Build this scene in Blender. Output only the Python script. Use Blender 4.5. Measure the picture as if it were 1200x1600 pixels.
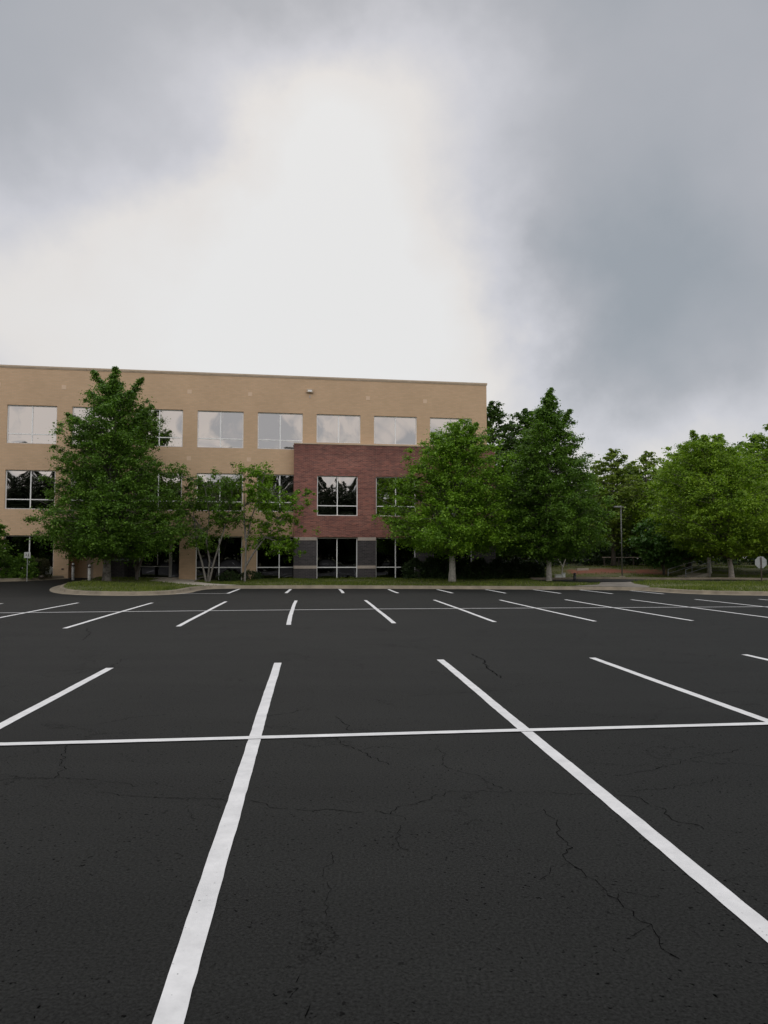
import bpy, bmesh, math, random
import numpy as np
from mathutils import Vector, Matrix
from mathutils.geometry import delaunay_2d_cdt

for o in list(bpy.data.objects): bpy.data.objects.remove(o)
S = bpy.context.scene
C = S.collection
R = math.radians

# ------------------------------------------------------------------ camera
F_PX, EYE, PITCH = 1200.0, 1.73, math.atan(72/1200.0)
cam = bpy.data.cameras.new('camera'); camo = bpy.data.objects.new('camera', cam); C.objects.link(camo)
cam.sensor_fit = 'HORIZONTAL'; cam.sensor_width = 36; cam.lens = 36.0
cam.clip_start = 0.1; cam.clip_end = 6000
camo.location = (0, 0, EYE); camo.rotation_euler = (math.pi/2 + PITCH, 0, 0)
S.camera = camo
S.render.resolution_x, S.render.resolution_y = 768, 1024

# ------------------------------------------------------------------ world: overcast sky with a bright gap
def world():
    w = bpy.data.worlds.new('World'); S.world = w; w.use_nodes = True
    nt = w.node_tree; nt.nodes.clear(); N = nt.nodes.new; L = nt.links.new
    def val(x, sock):
        if isinstance(x, (int, float)): sock.default_value = x
        else: L(x, sock)
    def m(op, a, b=0.0, c=None):
        n = N('ShaderNodeMath'); n.operation = op; val(a, n.inputs[0]); val(b, n.inputs[1])
        if c is not None: val(c, n.inputs[2])
        return n.outputs[0]
    tc = N('ShaderNodeTexCoord')
    def noise(scale, detail, rough=.5, src=None, vscale=None):
        n = N('ShaderNodeTexNoise'); n.inputs['Scale'].default_value = scale
        n.inputs['Detail'].default_value = detail; n.inputs['Roughness'].default_value = rough
        v = src or tc.outputs['Generated']
        if vscale:
            mp = N('ShaderNodeMapping'); mp.inputs['Scale'].default_value = vscale; L(v, mp.inputs[0]); v = mp.outputs[0]
        L(v, n.inputs['Vector']); return n
    sep = N('ShaderNodeSeparateXYZ'); L(tc.outputs['Generated'], sep.inputs[0])
    x, y, z = sep.outputs
    az = m('MULTIPLY', m('ARCTAN2', x, y), 57.2958)
    el = m('MULTIPLY', m('ARCSINE', m('MINIMUM', m('MAXIMUM', z, -1.0), 1.0)), 57.2958)
    # soft domain warp so that the lobes get torn cloud edges
    wn = noise(5.0, 6, .55); ws = N('ShaderNodeSeparateColor'); L(wn.outputs['Color'], ws.inputs[0])
    az = m('ADD', az, m('MULTIPLY', m('SUBTRACT', ws.outputs[0], .5), 13.0))
    el = m('ADD', el, m('MULTIPLY', m('SUBTRACT', ws.outputs[1], .5), 11.0))
    wn2 = noise(14.0, 5, .55); ws2 = N('ShaderNodeSeparateColor'); L(wn2.outputs['Color'], ws2.inputs[0])
    az = m('ADD', az, m('MULTIPLY', m('SUBTRACT', ws2.outputs[0], .5), 2.5))
    el = m('ADD', el, m('MULTIPLY', m('SUBTRACT', ws2.outputs[1], .5), 2.5))
    f = m('ADD', .30, 0.0)
    for (amp, a0, e0, sa, se) in LOBES:
        da = m('DIVIDE', m('SUBTRACT', az, a0), sa); de = m('DIVIDE', m('SUBTRACT', el, e0), se)
        q = m('ADD', m('MULTIPLY', da, da), m('MULTIPLY', de, de))
        f = m('ADD', f, m('MULTIPLY', m('EXPONENT', m('MULTIPLY', q, -0.5)), amp))
    n1 = noise(2.2, 6, .5); f = m('ADD', f, m('MULTIPLY', m('SUBTRACT', n1.outputs['Fac'], .5), .5))
    n2 = noise(9, 5, .5, vscale=(1, 1, 1.6)); f = m('ADD', f, m('MULTIPLY', m('SUBTRACT', n2.outputs['Fac'], .5), .12))
    # sky at the photographer's back is brighter on average (that is what the third-floor glass mirrors)
    back = m('MULTIPLY', m('SMOOTH_MIN', m('MAXIMUM', m('MULTIPLY', y, -2.0), 0.0), 1.0, .2), .45)
    f = m('ADD', f, back)
    r = N('ShaderNodeValToRGB'); L(f, r.inputs[0]); cr = r.color_ramp
    def lin(c): return tuple(((v/255)/12.92 if v < 10 else ((v/255+.055)/1.055)**2.4) for v in c) + (1,)
    stops = [(0, (152, 158, 164)), (.28, (173, 175, 180)), (.55, (203, 203, 208)), (.78, (227, 223, 219)), (1, (231, 230, 228))]
    cr.elements[0].position = 0; cr.elements[0].color = lin(stops[0][1])
    cr.elements[1].position = 1; cr.elements[1].color = lin(stops[-1][1])
    for p, c in stops[1:-1]: e = cr.elements.new(p); e.color = lin(c)
    # torn blue gaps, mostly away from the view
    gap = noise(5.5, 6, .55); g = N('ShaderNodeMapRange'); g.inputs[1].default_value = .50; g.inputs[2].default_value = .60
    L(gap.outputs['Fac'], g.inputs[0])
    gm = m('MULTIPLY', g.outputs[0], m('MULTIPLY', m('MINIMUM', m('MAXIMUM', m('MULTIPLY', y, -3.0), 0.0), 1.0), .55))
    sky = N('ShaderNodeTexSky'); sky.sky_type = 'NISHITA'; sky.sun_disc = False
    sky.sun_elevation = SUN_EL; sky.sun_rotation = SUN_AZ
    sk = N('ShaderNodeMix'); sk.data_type = 'RGBA'; sk.blend_type = 'MULTIPLY'; sk.inputs[0].default_value = 1
    L(sky.outputs[0], sk.inputs[6]); sk.inputs[7].default_value = (.12, .12, .12, 1)
    blue = N('ShaderNodeMix'); blue.data_type = 'RGBA'; L(gm, blue.inputs[0]); L(r.outputs[0], blue.inputs[6]); blue.inputs[7].default_value = lin((140, 154, 168))
    mx = N('ShaderNodeMix'); mx.data_type = 'RGBA'; mx.inputs[0].default_value = .06
    L(blue.outputs[2], mx.inputs[6]); L(sk.outputs[2], mx.inputs[7])
    # gain added to unseen sky overhead and behind the camera to brighten the facade
    hi = m('MINIMUM', m('MAXIMUM', m('MULTIPLY_ADD', m('ARCSINE', m('MINIMUM', m('MAXIMUM', z, -1.0), 1.0)), 1.9, -1.25), 0.0), 1.0)
    bk = m('MULTIPLY', m('MINIMUM', m('MAXIMUM', m('MULTIPLY', y, -2.5), 0.0), 1.0), m('MINIMUM', m('MAXIMUM', m('MULTIPLY_ADD', z, 5.0, -1.1), 0.0), 1.0))
    gain = m('MULTIPLY_ADD', m('MAXIMUM', m('MULTIPLY', hi, .8), bk), SKY_BACK, 1.0)
    bg = N('ShaderNodeBackground'); L(m('MULTIPLY', gain, SKY_STRENGTH), bg.inputs[1])
    L(mx.outputs[2], bg.inputs[0]); out = N('ShaderNodeOutputWorld'); L(bg.outputs[0], out.inputs[0])
LOBES = [(.55, -3, 22, 7.5, 9), (.34, -5, 27, 6, 6), (.42, 0, 10, 17, 7), (.42, -25, 18, 16, 5), (.16, 7, 31, 5, 6), (.12, -12, 6, 20, 6),
         (-.46, 17.5, 17, 4.5, 6.5), (-.24, 26.5, 15, 5, 4.5), (-.10, -22, 30, 10, 5), (-.06, 24, 33, 6, 9), (-.24, 0, 40, 22, 3.5), (.46, 18, 2.5, 14, 5.5)]
SUN_EL, SUN_AZ, SKY_STRENGTH, SKY_BACK = R(48), R(-8), 1.0, 1.3
world()
sun = bpy.data.lights.new('sun', 'SUN'); suno = bpy.data.objects.new('sun', sun); C.objects.link(suno)
sun.energy = 0.6; sun.angle = R(20); sun.color = (1, .96, .9)
d = Vector((math.sin(SUN_AZ)*math.cos(SUN_EL), math.cos(SUN_AZ)*math.cos(SUN_EL), math.sin(SUN_EL)))
suno.rotation_euler = d.to_track_quat('Z', 'Y').to_euler(); suno.location = (0, 0, 60)
vs = S.view_settings; vs.view_transform = 'Standard'; vs.look = 'None'; vs.gamma = 1; vs.exposure = 0

# ------------------------------------------------------------------ helpers
def ray(px, py):
    x = (px-600)/F_PX; y = -(py-800)/F_PX; c, s = math.cos(PITCH), math.sin(PITCH)
    return x, c-s*y, s+c*y
def G(px, py, z=0.0):                     # pixel of the survey photo -> point on the level z
    x, y, v = ray(px, py); t = (z-EYE)/v; return (x*t, y*t)
def at(px, Y):                            # X of a pixel column at depth Y
    return (px-600)/F_PX*Y
def sm(t):
    t = np.clip(t, 0, 1); return t*t*(3-2*t)
def mesh_obj(name, verts, faces, mats, parent=None, mi=None, smooth=False):
    me = bpy.data.meshes.new(name); me.from_pydata([tuple(v) for v in verts], [], [tuple(f) for f in faces]); me.update()
    for mm in (mats if isinstance(mats, (list, tuple)) else [mats]): me.materials.append(mm)
    if mi is not None: me.polygons.foreach_set('material_index', mi)
    if smooth: me.polygons.foreach_set('use_smooth', [True]*len(me.polygons))
    o = bpy.data.objects.new(name, me); C.objects.link(o)
    if parent: o.parent = parent
    return o
def tag(o, label=None, cat=None, group=None, kind=None):
    if label: o['label'] = label
    if cat: o['category'] = cat
    if group: o['group'] = group
    if kind: o['kind'] = kind
    return o
def empty(name, loc=(0, 0, 0), rz=0.0):
    o = bpy.data.objects.new(name, None); C.objects.link(o); o.location = loc; o.rotation_euler = (0, 0, rz)
    o.empty_display_size = .3; return o
class MB:
    def __init__(s): s.v = []; s.f = []; s.m = []
    def quad(s, a, b, c, d, m=0):
        i = len(s.v); s.v += [a, b, c, d]; s.f.append((i, i+1, i+2, i+3)); s.m.append(m)
    def box(s, x0, x1, y0, y1, z0, z1, m=0):
        i = len(s.v); s.v += [(x, y, z) for z in (z0, z1) for x, y in ((x0, y0), (x1, y0), (x1, y1), (x0, y1))]
        for q in ((3, 2, 1, 0), (4, 5, 6, 7), (0, 1, 5, 4), (1, 2, 6, 5), (2, 3, 7, 6), (3, 0, 4, 7)):
            s.f.append(tuple(i+k for k in q)); s.m.append(m)
    def tube(s, pts, rad, n=8, m=0, cap=True):
        pts = [Vector(p) for p in pts]; base = len(s.v); up = Vector((0, 0, 1))
        prev = None
        for k, p in enumerate(pts):
            t = (pts[min(k+1, len(pts)-1)]-pts[max(k-1, 0)]).normalized()
            a = prev if prev is not None else (Vector((1, 0, 0)) if abs(t.x) < .9 else Vector((0, 1, 0)))
            a = (a - t*a.dot(t)).normalized(); b = t.cross(a); prev = a
            r = rad[k] if hasattr(rad, '__len__') else rad
            for j in range(n):
                q = p + (a*math.cos(2*math.pi*j/n) + b*math.sin(2*math.pi*j/n))*r; s.v.append(tuple(q))
        for k in range(len(pts)-1):
            for j in range(n):
                a0 = base+k*n+j; a1 = base+k*n+(j+1) % n
                s.f.append((a0, a1, a1+n, a0+n)); s.m.append(m)
        if cap:
            s.f.append(tuple(base+j for j in reversed(range(n)))); s.m.append(m)
            e = base+(len(pts)-1)*n; s.f.append(tuple(e+j for j in range(n))); s.m.append(m)
    def build(s, name, mats, parent=None, smooth=False):
        return mesh_obj(name, s.v, s.f, mats, parent, s.m, smooth)

# ------------------------------------------------------------------ materials
def mat(name):
    m = bpy.data.materials.new(name); m.use_nodes = True; nt = m.node_tree
    return m, nt, nt.nodes['Principled BSDF'], nt.nodes.new, nt.links.new
def col_noise(nt, N, L, c1, c2, scale, detail=5, rough=.6, lo=.3, hi=.7, coord='Object', vscale=None, src=None):
    tc = N('ShaderNodeTexCoord'); n = N('ShaderNodeTexNoise'); n.inputs['Scale'].default_value = scale
    n.inputs['Detail'].default_value = detail; n.inputs['Roughness'].default_value = rough
    v = src or tc.outputs[coord]
    if vscale: mp = N('ShaderNodeMapping'); mp.inputs['Scale'].default_value = vscale; L(v, mp.inputs[0]); v = mp.outputs[0]
    L(v, n.inputs['Vector'])
    r = N('ShaderNodeValToRGB'); r.color_ramp.elements[0].position = lo; r.color_ramp.elements[1].position = hi
    r.color_ramp.elements[0].color = tuple(c1)+(1,); r.color_ramp.elements[1].color = tuple(c2)+(1,)
    L(n.outputs['Fac'], r.inputs[0]); return r, n
def mixc(N, L, fac, a, b, blend='MIX'):
    n = N('ShaderNodeMix'); n.data_type = 'RGBA'; n.blend_type = blend
    for v, s in ((fac, n.inputs[0]), (a, n.inputs[6]), (b, n.inputs[7])):
        if isinstance(v, (int, float)): s.default_value = v
        elif isinstance(v, tuple): s.default_value = v if len(v) == 4 else v+(1,)
        else: L(v, s)
    return n.outputs[2]
def bump(N, L, b, h, strength=.3, dist=.02):
    n = N('ShaderNodeBump'); n.inputs['Strength'].default_value = strength; n.inputs['Distance'].default_value = dist
    L(h, n.inputs['Height']); L(n.outputs[0], b.inputs['Normal']); return n
def simple(name, c1, c2, scale=6, rough=.7, metal=0, bstr=.1, lo=.3, hi=.7, detail=5):
    m, nt, b, N, L = mat(name); r, n = col_noise(nt, N, L, c1, c2, scale, detail=detail, lo=lo, hi=hi)
    L(r.outputs[0], b.inputs['Base Color']); b.inputs['Roughness'].default_value = rough; b.inputs['Metallic'].default_value = metal
    if bstr: bump(N, L, b, n.outputs['Fac'], bstr)
    return m
def brick_mat(name, c1, c2, mortar, var, bw=.31, bh=.1, stain=(.75, .74, .72), top=None):
    m, nt, b, N, L = mat(name)
    tc = N('ShaderNodeTexCoord'); sp = N('ShaderNodeSeparateXYZ'); L(tc.outputs['Object'], sp.inputs[0])
    ad = N('ShaderNodeMath'); ad.operation = 'ADD'; L(sp.outputs[0], ad.inputs[0]); L(sp.outputs[1], ad.inputs[1])
    cb = N('ShaderNodeCombineXYZ'); L(ad.outputs[0], cb.inputs[0]); L(sp.outputs[2], cb.inputs[1])
    br = N('ShaderNodeTexBrick'); L(cb.outputs[0], br.inputs['Vector'])
    br.inputs['Color1'].default_value = c1+(1,); br.inputs['Color2'].default_value = c2+(1,); br.inputs['Mortar'].default_value = mortar+(1,)
    br.inputs['Scale'].default_value = 1; br.inputs['Mortar Size'].default_value = .012; br.inputs['Mortar Smooth'].default_value = .3
    br.inputs['Brick Width'].default_value = bw; br.inputs['Row Height'].default_value = bh; br.inputs['Bias'].default_value = 0
    r, n = col_noise(nt, N, L, stain, (1.06, 1.05, 1.03), .45, detail=7, rough=.65)
    c = mixc(N, L, 1.0, br.outputs['Color'], r.outputs[0], 'MULTIPLY')
    r2, n2 = col_noise(nt, N, L, (1-var,)*3, (1+var*.7,)*3, 2.2, detail=3, vscale=(.6, .6, 6))
    c = mixc(N, L, 1.0, c, r2.outputs[0], 'MULTIPLY')
    if top:      # rain-soaked, mossy courses below the parapet cap
        tm = N('ShaderNodeMapRange'); tm.inputs[1].default_value = top-1.25; tm.inputs[2].default_value = top; L(sp.outputs[2], tm.inputs[0])
        wt = N('ShaderNodeTexNoise'); wt.inputs['Scale'].default_value = 1.0; wt.inputs['Detail'].default_value = 6; mpp = N('ShaderNodeMapping'); mpp.inputs['Scale'].default_value = (1.6, 1.6, .5); L(tc.outputs['Object'], mpp.inputs[0]); L(mpp.outputs[0], wt.inputs['Vector'])
        wm = N('ShaderNodeMath'); wm.operation = 'MULTIPLY'; L(tm.outputs[0], wm.inputs[0]); L(wt.outputs['Fac'], wm.inputs[1])
        c = mixc(N, L, wm.outputs[0], c, mixc(N, L, 1.0, c, (.42, .42, .45), 'MULTIPLY'))
    L(c, b.inputs['Base Color']); b.inputs['Roughness'].default_value = .85; b.inputs['Specular IOR Level'].default_value = .3
    bp = bump(N, L, b, br.outputs['Fac'], .3, .010); bp.invert = True
    return m
def leaf_mat(name, dark, light, trans=.35):
    m, nt, b, N, L = mat(name)
    ge = N('ShaderNodeNewGeometry'); r = N('ShaderNodeValToRGB')
    r.color_ramp.elements[0].color = dark+(1,); r.color_ramp.elements[1].color = light+(1,)
    mid = tuple((a*1.1+c*.9)/2 for a, c in zip(dark, light)); e = r.color_ramp.elements.new(.55); e.color = mid+(1,)
    L(ge.outputs['Random Per Island'], r.inputs[0])
    rr, n = col_noise(nt, N, L, (.62, .68, .62), (1.25, 1.2, 1.0), .8, detail=4)
    c = mixc(N, L, 1.0, r.outputs[0], rr.outputs[0], 'MULTIPLY')
    L(c, b.inputs['Base Color']); b.inputs['Roughness'].default_value = .55; b.inputs['Specular IOR Level'].default_value = .3
    tr = N('ShaderNodeBsdfTranslucent'); tcx = mixc(N, L, 1.0, c, (1.15, 1.35, .6), 'MULTIPLY'); L(tcx, tr.inputs[0])
    mx = N('ShaderNodeMixShader'); mx.inputs[0].default_value = trans; L(b.outputs[0], mx.inputs[1]); L(tr.outputs[0], mx.inputs[2])
    L(mx.outputs[0], nt.nodes['Material Output'].inputs[0]); return m

M = {}
M['tan_brick'] = brick_mat('tan_brick', (.625, .432, .278), (.575, .395, .25), (.53, .40, .28), .03, stain=(.93, .92, .90))
M['red_brick'] = brick_mat('red_brick', (.38, .145, .11), (.19, .082, .070), (.36, .22, .18), .28, .26, .085, top=9.55, stain=(.7, .66, .68))
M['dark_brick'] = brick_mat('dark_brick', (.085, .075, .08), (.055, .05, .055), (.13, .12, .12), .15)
M['stone_band'] = simple('stone_band', (.40, .33, .28), (.52, .44, .38), 5, .85)
M['coping'] = simple('coping_metal', (.46, .35, .24), (.56, .44, .32), 2, .6)
M['plate'] = simple('wall_plate_paint', (.66, .47, .32), (.72, .53, .37), 5, .7)
M['frame'] = simple('white_aluminium', (.86, .85, .83), (.93, .92, .90), 8, .45, 0, 0)
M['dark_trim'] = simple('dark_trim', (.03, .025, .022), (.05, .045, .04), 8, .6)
M['roofing'] = simple('roof_membrane', (.3, .3, .3), (.4, .4, .39), 2, .9)
M['concrete'] = simple('concrete', (.33, .29, .23), (.48, .43, .35), 3.5, .9, 0, .25, .25, .75, 8)
M['kerb'] = simple('kerb_concrete', (.145, .12, .085), (.27, .225, .16), 1.6, .92, 0, .3, .3, .7, 9)
M['bark_pale'] = simple('pale_bark', (.32, .295, .255), (.58, .54, .48), 7, .9, 0, .5, .35, .65, 8)
M['bark_dark'] = simple('dark_bark', (.06, .05, .042), (.14, .12, .10), 7, .9, 0, .5)
M['door_tan'] = simple('painted_tan_steel', (.46, .36, .27), (.52, .41, .31), 1.5, .5, 0, 0)
M['white_paint'] = simple('white_post_paint', (.30, .24, .18), (.72, .71, .68), 9, .6, 0, .1, .36, .46)
M['black_metal'] = simple('black_metal', (.012, .012, .013), (.03, .03, .03), 10, .5, 0, 0)
M['grey_metal'] = simple('galvanised_metal', (.30, .31, .31), (.42, .43, .43), 12, .45, .3, 0)
M['lamp_metal'] = simple('weathered_lamp_metal', (.14, .14, .13), (.22, .22, .21), 12, .5, .2, 0)
M['bark_stem'] = simple('grey_stem_bark', (.12, .11, .095), (.24, .22, .19), 8, .9, 0, .4)
M['bark_mid'] = simple('mottled_bark', (.07, .06, .05), (.26, .24, .21), 3, .9, 0, .5, .4, .6, 8)
M['apron'] = simple('old_concrete', (.15, .13, .11), (.26, .23, .19), 1.5, .95, 0, .25, .3, .7, 8)
M['sign_white'] = simple('sign_white', (.5, .5, .47), (.6, .6, .57), 8, .5, 0, 0)
M['leaf_deep'] = leaf_mat('leaf_deep_green', (.06, .128, .016), (.155, .285, .034), .32)
M['leaf_bright'] = leaf_mat('leaf_bright_green', (.095, .195, .014), (.23, .39, .030), .34)
M['leaf_mid'] = leaf_mat('leaf_mid_green', (.06, .125, .015), (.15, .275, .030), .32)
M['leaf_yellow'] = leaf_mat('leaf_yellow_green', (.125, .215, .016), (.28, .41, .036), .36)
M['leaf_dark'] = leaf_mat('leaf_dark_green', (.020, .042, .012), (.046, .08, .022), .2)
M['leaf_far'] = leaf_mat('leaf_near_black_green', (.010, .022, .008), (.022, .040, .014), .15)
M['leaf_poplar'] = leaf_mat('leaf_poplar_green', (.038, .082, .014), (.085, .15, .026), .3)
M['leaf_pine'] = leaf_mat('leaf_olive', (.13, .19, .030), (.25, .33, .05), .35)
M['leaf_blue'] = leaf_mat('leaf_blue_green', (.055, .13, .030), (.12, .23, .055))
M['grass_blade'] = leaf_mat('grass_blades', (.07, .105, .014), (.16, .19, .034), .3)

def glass_mat(name, tint, seed):
    m, nt, b, N, L = mat(name)
    b.inputs['Base Color'].default_value = tint+(1,); b.inputs['Metallic'].default_value = 1; b.inputs['Roughness'].default_value = .015
    tc = N('ShaderNodeTexCoord'); mp = N('ShaderNodeMapping'); mp.inputs['Location'].default_value = (seed, 0, seed); L(tc.outputs['Object'], mp.inputs[0])
    n = N('ShaderNodeTexNoise'); n.inputs['Scale'].default_value = .55; n.inputs['Detail'].default_value = 0; L(mp.outputs[0], n.inputs['Vector'])
    bump(N, L, b, n.outputs['Fac'], .5, .03)
    return m
M['glass'] = glass_mat('mirror_glass', (.665, .61, .575), 3.0)
M['glass_low'] = glass_mat('glass_reflecting_dark', (.13, .13, .135), 11.0)  # dark tree reflection of the ground floor put into the tint

def asphalt():
    m, nt, b, N, L = mat('sealed_asphalt')
    r, n = col_noise(nt, N, L, (.0084, .0087, .0079), (.0140, .0143, .0130), .22, detail=6, rough=.6, lo=.25, hi=.75)
    r2, n2 = col_noise(nt, N, L, (.88,)*3, (1.14,)*3, .9, detail=3, vscale=(.18, 1.6, 1))      # rolled / swept streaks along the aisle
    c = mixc(N, L, 1.0, r.outputs[0], r2.outputs[0], 'MULTIPLY')
    r3, n3 = col_noise(nt, N, L, (.45,)*3, (1.6,)*3, 60, detail=4, rough=.75, lo=.3, hi=.7)   # aggregate
    c = mixc(N, L, 1.0, c, r3.outputs[0], 'MULTIPLY')
    # pits where the sealer missed
    tc = N('ShaderNodeTexCoord'); vo = N('ShaderNodeTexVoronoi'); vo.inputs['Scale'].default_value = 19; vo.inputs['Randomness'].default_value = 1
    wv = N('ShaderNodeTexNoise'); wv.inputs['Scale'].default_value = 30; L(tc.outputs['Object'], wv.inputs['Vector'])
    ad = N('ShaderNodeVectorMath'); ad.operation = 'MULTIPLY_ADD'; L(wv.outputs['Color'], ad.inputs[0]); ad.inputs[1].default_value = (.06,)*3; L(tc.outputs['Object'], ad.inputs[2])
    L(ad.outputs[0], vo.inputs['Vector'])
    mr = N('ShaderNodeMapRange'); mr.inputs[1].default_value = .08; mr.inputs[2].default_value = .20; L(vo.outputs['Distance'], mr.inputs[0])
    nn = N('ShaderNodeTexNoise'); nn.inputs['Scale'].default_value = 1.3; nn.inputs['Detail'].default_value = 4; L(tc.outputs['Object'], nn.inputs['Vector'])
    m2 = N('ShaderNodeMapRange'); m2.inputs[1].default_value = .38; m2.inputs[2].default_value = .55; L(nn.outputs['Fac'], m2.inputs[0])
    m3 = N('ShaderNodeMath'); m3.operation = 'SUBTRACT'; m3.inputs[0].default_value = 1; L(m2.outputs[0], m3.inputs[1])
    mxx = N('ShaderNodeMath'); mxx.operation = 'MAXIMUM'; L(mr.outputs[0], mxx.inputs[0]); L(m3.outputs[0], mxx.inputs[1])
    c = mixc(N, L, mxx.outputs[0], (.002, .002, .002), c)
    spm = N('ShaderNodeMath'); spm.operation = 'MULTIPLY'; L(mxx.outputs[0], spm.inputs[0]); L(spm.outputs[0], b.inputs['Specular IOR Level'])
    # hairline crazing
    v2 = N('ShaderNodeTexVoronoi'); v2.feature = 'DISTANCE_TO_EDGE'; v2.inputs['Scale'].default_value = .55
    w2 = N('ShaderNodeTexNoise'); w2.inputs['Scale'].default_value = 1.6; w2.inputs['Detail'].default_value = 9; w2.inputs['Roughness'].default_value = .7; L(tc.outputs['Object'], w2.inputs['Vector'])
    a2 = N('ShaderNodeVectorMath'); a2.operation = 'MULTIPLY_ADD'; L(w2.outputs['Color'], a2.inputs[0]); a2.inputs[1].default_value = (1.3,)*3; L(tc.outputs['Object'], a2.inputs[2])
    L(a2.outputs[0], v2.inputs['Vector'])
    q = N('ShaderNodeMapRange'); q.inputs[1].default_value = .001; q.inputs[2].default_value = .006; L(v2.outputs['Distance'], q.inputs[0])
    n5 = N('ShaderNodeTexNoise'); n5.inputs['Scale'].default_value = .5; n5.inputs['Detail'].default_value = 3; L(tc.outputs['Object'], n5.inputs['Vector'])
    q2 = N('ShaderNodeMapRange'); q2.inputs[1].default_value = .5; q2.inputs[2].default_value = .58; q2.inputs[3].default_value = 1; q2.inputs[4].default_value = .45; L(n5.outputs['Fac'], q2.inputs[0])
    q3 = N('ShaderNodeMath'); q3.operation = 'MAXIMUM'; L(q.outputs[0], q3.inputs[0]); L(q2.outputs[0], q3.inputs[1])
    c = mixc(N, L, 1.0, c, q3.outputs[0], 'MULTIPLY')
    L(c, b.inputs['Base Color']); b.inputs['Roughness'].default_value = .8; sq = N('ShaderNodeMath'); sq.operation = 'MULTIPLY'; L(q3.outputs[0], sq.inputs[0]); r3v = N('ShaderNodeRGBToBW'); L(r3.outputs[0], r3v.inputs[0]); L(r3v.outputs[0], sq.inputs[1]); sq2 = N('ShaderNodeMath'); sq2.operation = 'MULTIPLY'; L(sq.outputs[0], sq2.inputs[0]); sq2.inputs[1].default_value = .145; L(sq2.outputs[0], spm.inputs[1])
    bump(N, L, b, n3.outputs['Fac'], .4, .005)
    return m
M['asphalt'] = asphalt()
M['crack'] = simple('open_crack', (.003, .003, .003), (.005, .005, .005), 20, 1, 0, 0)
M['crack'].node_tree.nodes['Principled BSDF'].inputs['Specular IOR Level'].default_value = 0
def paint():
    m, nt, b, N, L = mat('line_paint')
    r, n = col_noise(nt, N, L, (.54, .535, .53), (.73, .72, .71), 4, detail=7, rough=.7)
    r2, n2 = col_noise(nt, N, L, (.25,)*3, (1,)*3, 38, detail=4, rough=.65, lo=.27, hi=.34)
    c = mixc(N, L, 1.0, r.outputs[0], r2.outputs[0], 'MULTIPLY')
    L(c, b.inputs['Base Color']); b.inputs['Roughness'].default_value = .7; bump(N, L, b, n2.outputs['Fac'], .4, .004); return m
M['paint'] = paint()
def ground_mat(name):
    m, nt, b, N, L = mat(name)
    r, n = col_noise(nt, N, L, (.055, .070, .018), (.13, .12, .045), .8, detail=9, rough=.7)
    st, sn = col_noise(nt, N, L, (.15, .052, .030), (.27, .095, .052), 3, detail=8, rough=.75)
    at_ = N('ShaderNodeAttribute'); at_.attribute_name = 'straw'
    ng = N('ShaderNodeTexNoise'); ng.inputs['Scale'].default_value = 1.2; ng.inputs['Detail'].default_value = 8; ng.inputs['Roughness'].default_value = .7
    tc = N('ShaderNodeTexCoord'); L(tc.outputs['Object'], ng.inputs['Vector'])
    a = N('ShaderNodeMath'); a.operation = 'ADD'; L(at_.outputs['Fac'], a.inputs[0]); L(ng.outputs['Fac'], a.inputs[1])
    mr = N('ShaderNodeMapRange'); mr.inputs[1].default_value = .80; mr.inputs[2].default_value = 1.04; L(a.outputs[0], mr.inputs[0])
    c = mixc(N, L, mr.outputs[0], r.outputs[0], st.outputs[0])
    L(c, b.inputs['Base Color']); b.inputs['Roughness'].default_value = .95; bump(N, L, b, n.outputs['Fac'], .6, .08); return m
M['ground'] = ground_mat('grass_and_straw')

# ------------------------------------------------------------------ terrain
def lot_z(x, y):
    x = np.asarray(x, float); y = np.asarray(y, float)
    return .43*np.clip((-x-11)/9.5, 0, 1)*np.clip((y-37)/13, 0, 1)
KERB = [(-18.7, 50.1), (-18.1, 46.8), (-18.0, 44.0), (-17.3, 41.2), (-15.9, 38.4), (-14.2, 36.7), (-12.2, 35.9), (-10.9, 36.3), (-10.2, 37.9), (-10.3, 40.6), (-10.2, 42.7),
        (-9.2, 43.8), (-7, 44.05), (-1, 44.0), (6, 43.1), (10.6, 42.4), (12.6, 42.0), (14.0, 40.9), (14.9, 38.0), (16.3, 36.5), (18.3, 35.9), (24, 35.6), (40, 35), (75, 34)]
def smooth_path(P, k=6):
    P = [np.array(p, float) for p in P]; out = []
    for i in range(len(P)-1):
        p0 = P[max(i-1, 0)]; p1 = P[i]; p2 = P[i+1]; p3 = P[min(i+2, len(P)-1)]
        n = max(k, int(np.linalg.norm(p2-p1)/1.5))
        for t in np.linspace(0, 1, n, endpoint=False):
            a = np.linalg.norm(p2-p1)
            m1 = (p2-p0)/(max(np.linalg.norm(p2-p0), 1e-6))*a; m2 = (p3-p1)/(max(np.linalg.norm(p3-p1), 1e-6))*a
            out.append((2*t**3-3*t**2+1)*p1+(t**3-2*t**2+t)*m1+(-2*t**3+3*t**2)*p2+(t**3-t**2)*m2)
    out.append(P[-1]); return np.array(out)
def normals(P):                           # left-hand normals
    t = np.gradient(P, axis=0); t /= np.linalg.norm(t, axis=1)[:, None]; return np.stack([-t[:, 1], t[:, 0]], 1)
KP = smooth_path(KERB); KN = normals(KP)
LKERB = [(-60, 38.5), (-45, 42.3), (-32, 44.9), (-25, 46.0), (-22.6, 46.9), (-21.3, 48.3), (-20.75, 49.9)]
LP = smooth_path(LKERB); LN = normals(LP)
def kdist(x, y, P):
    d = np.full(np.shape(x), 1e9)
    for i in range(len(P)-1):
        a, b = P[i], P[i+1]; ab = b-a; t = np.clip(((x-a[0])*ab[0]+(y-a[1])*ab[1])/(ab@ab), 0, 1)
        d = np.minimum(d, np.hypot(x-a[0]-t*ab[0], y-a[1]-t*ab[1]))
    return d
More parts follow.
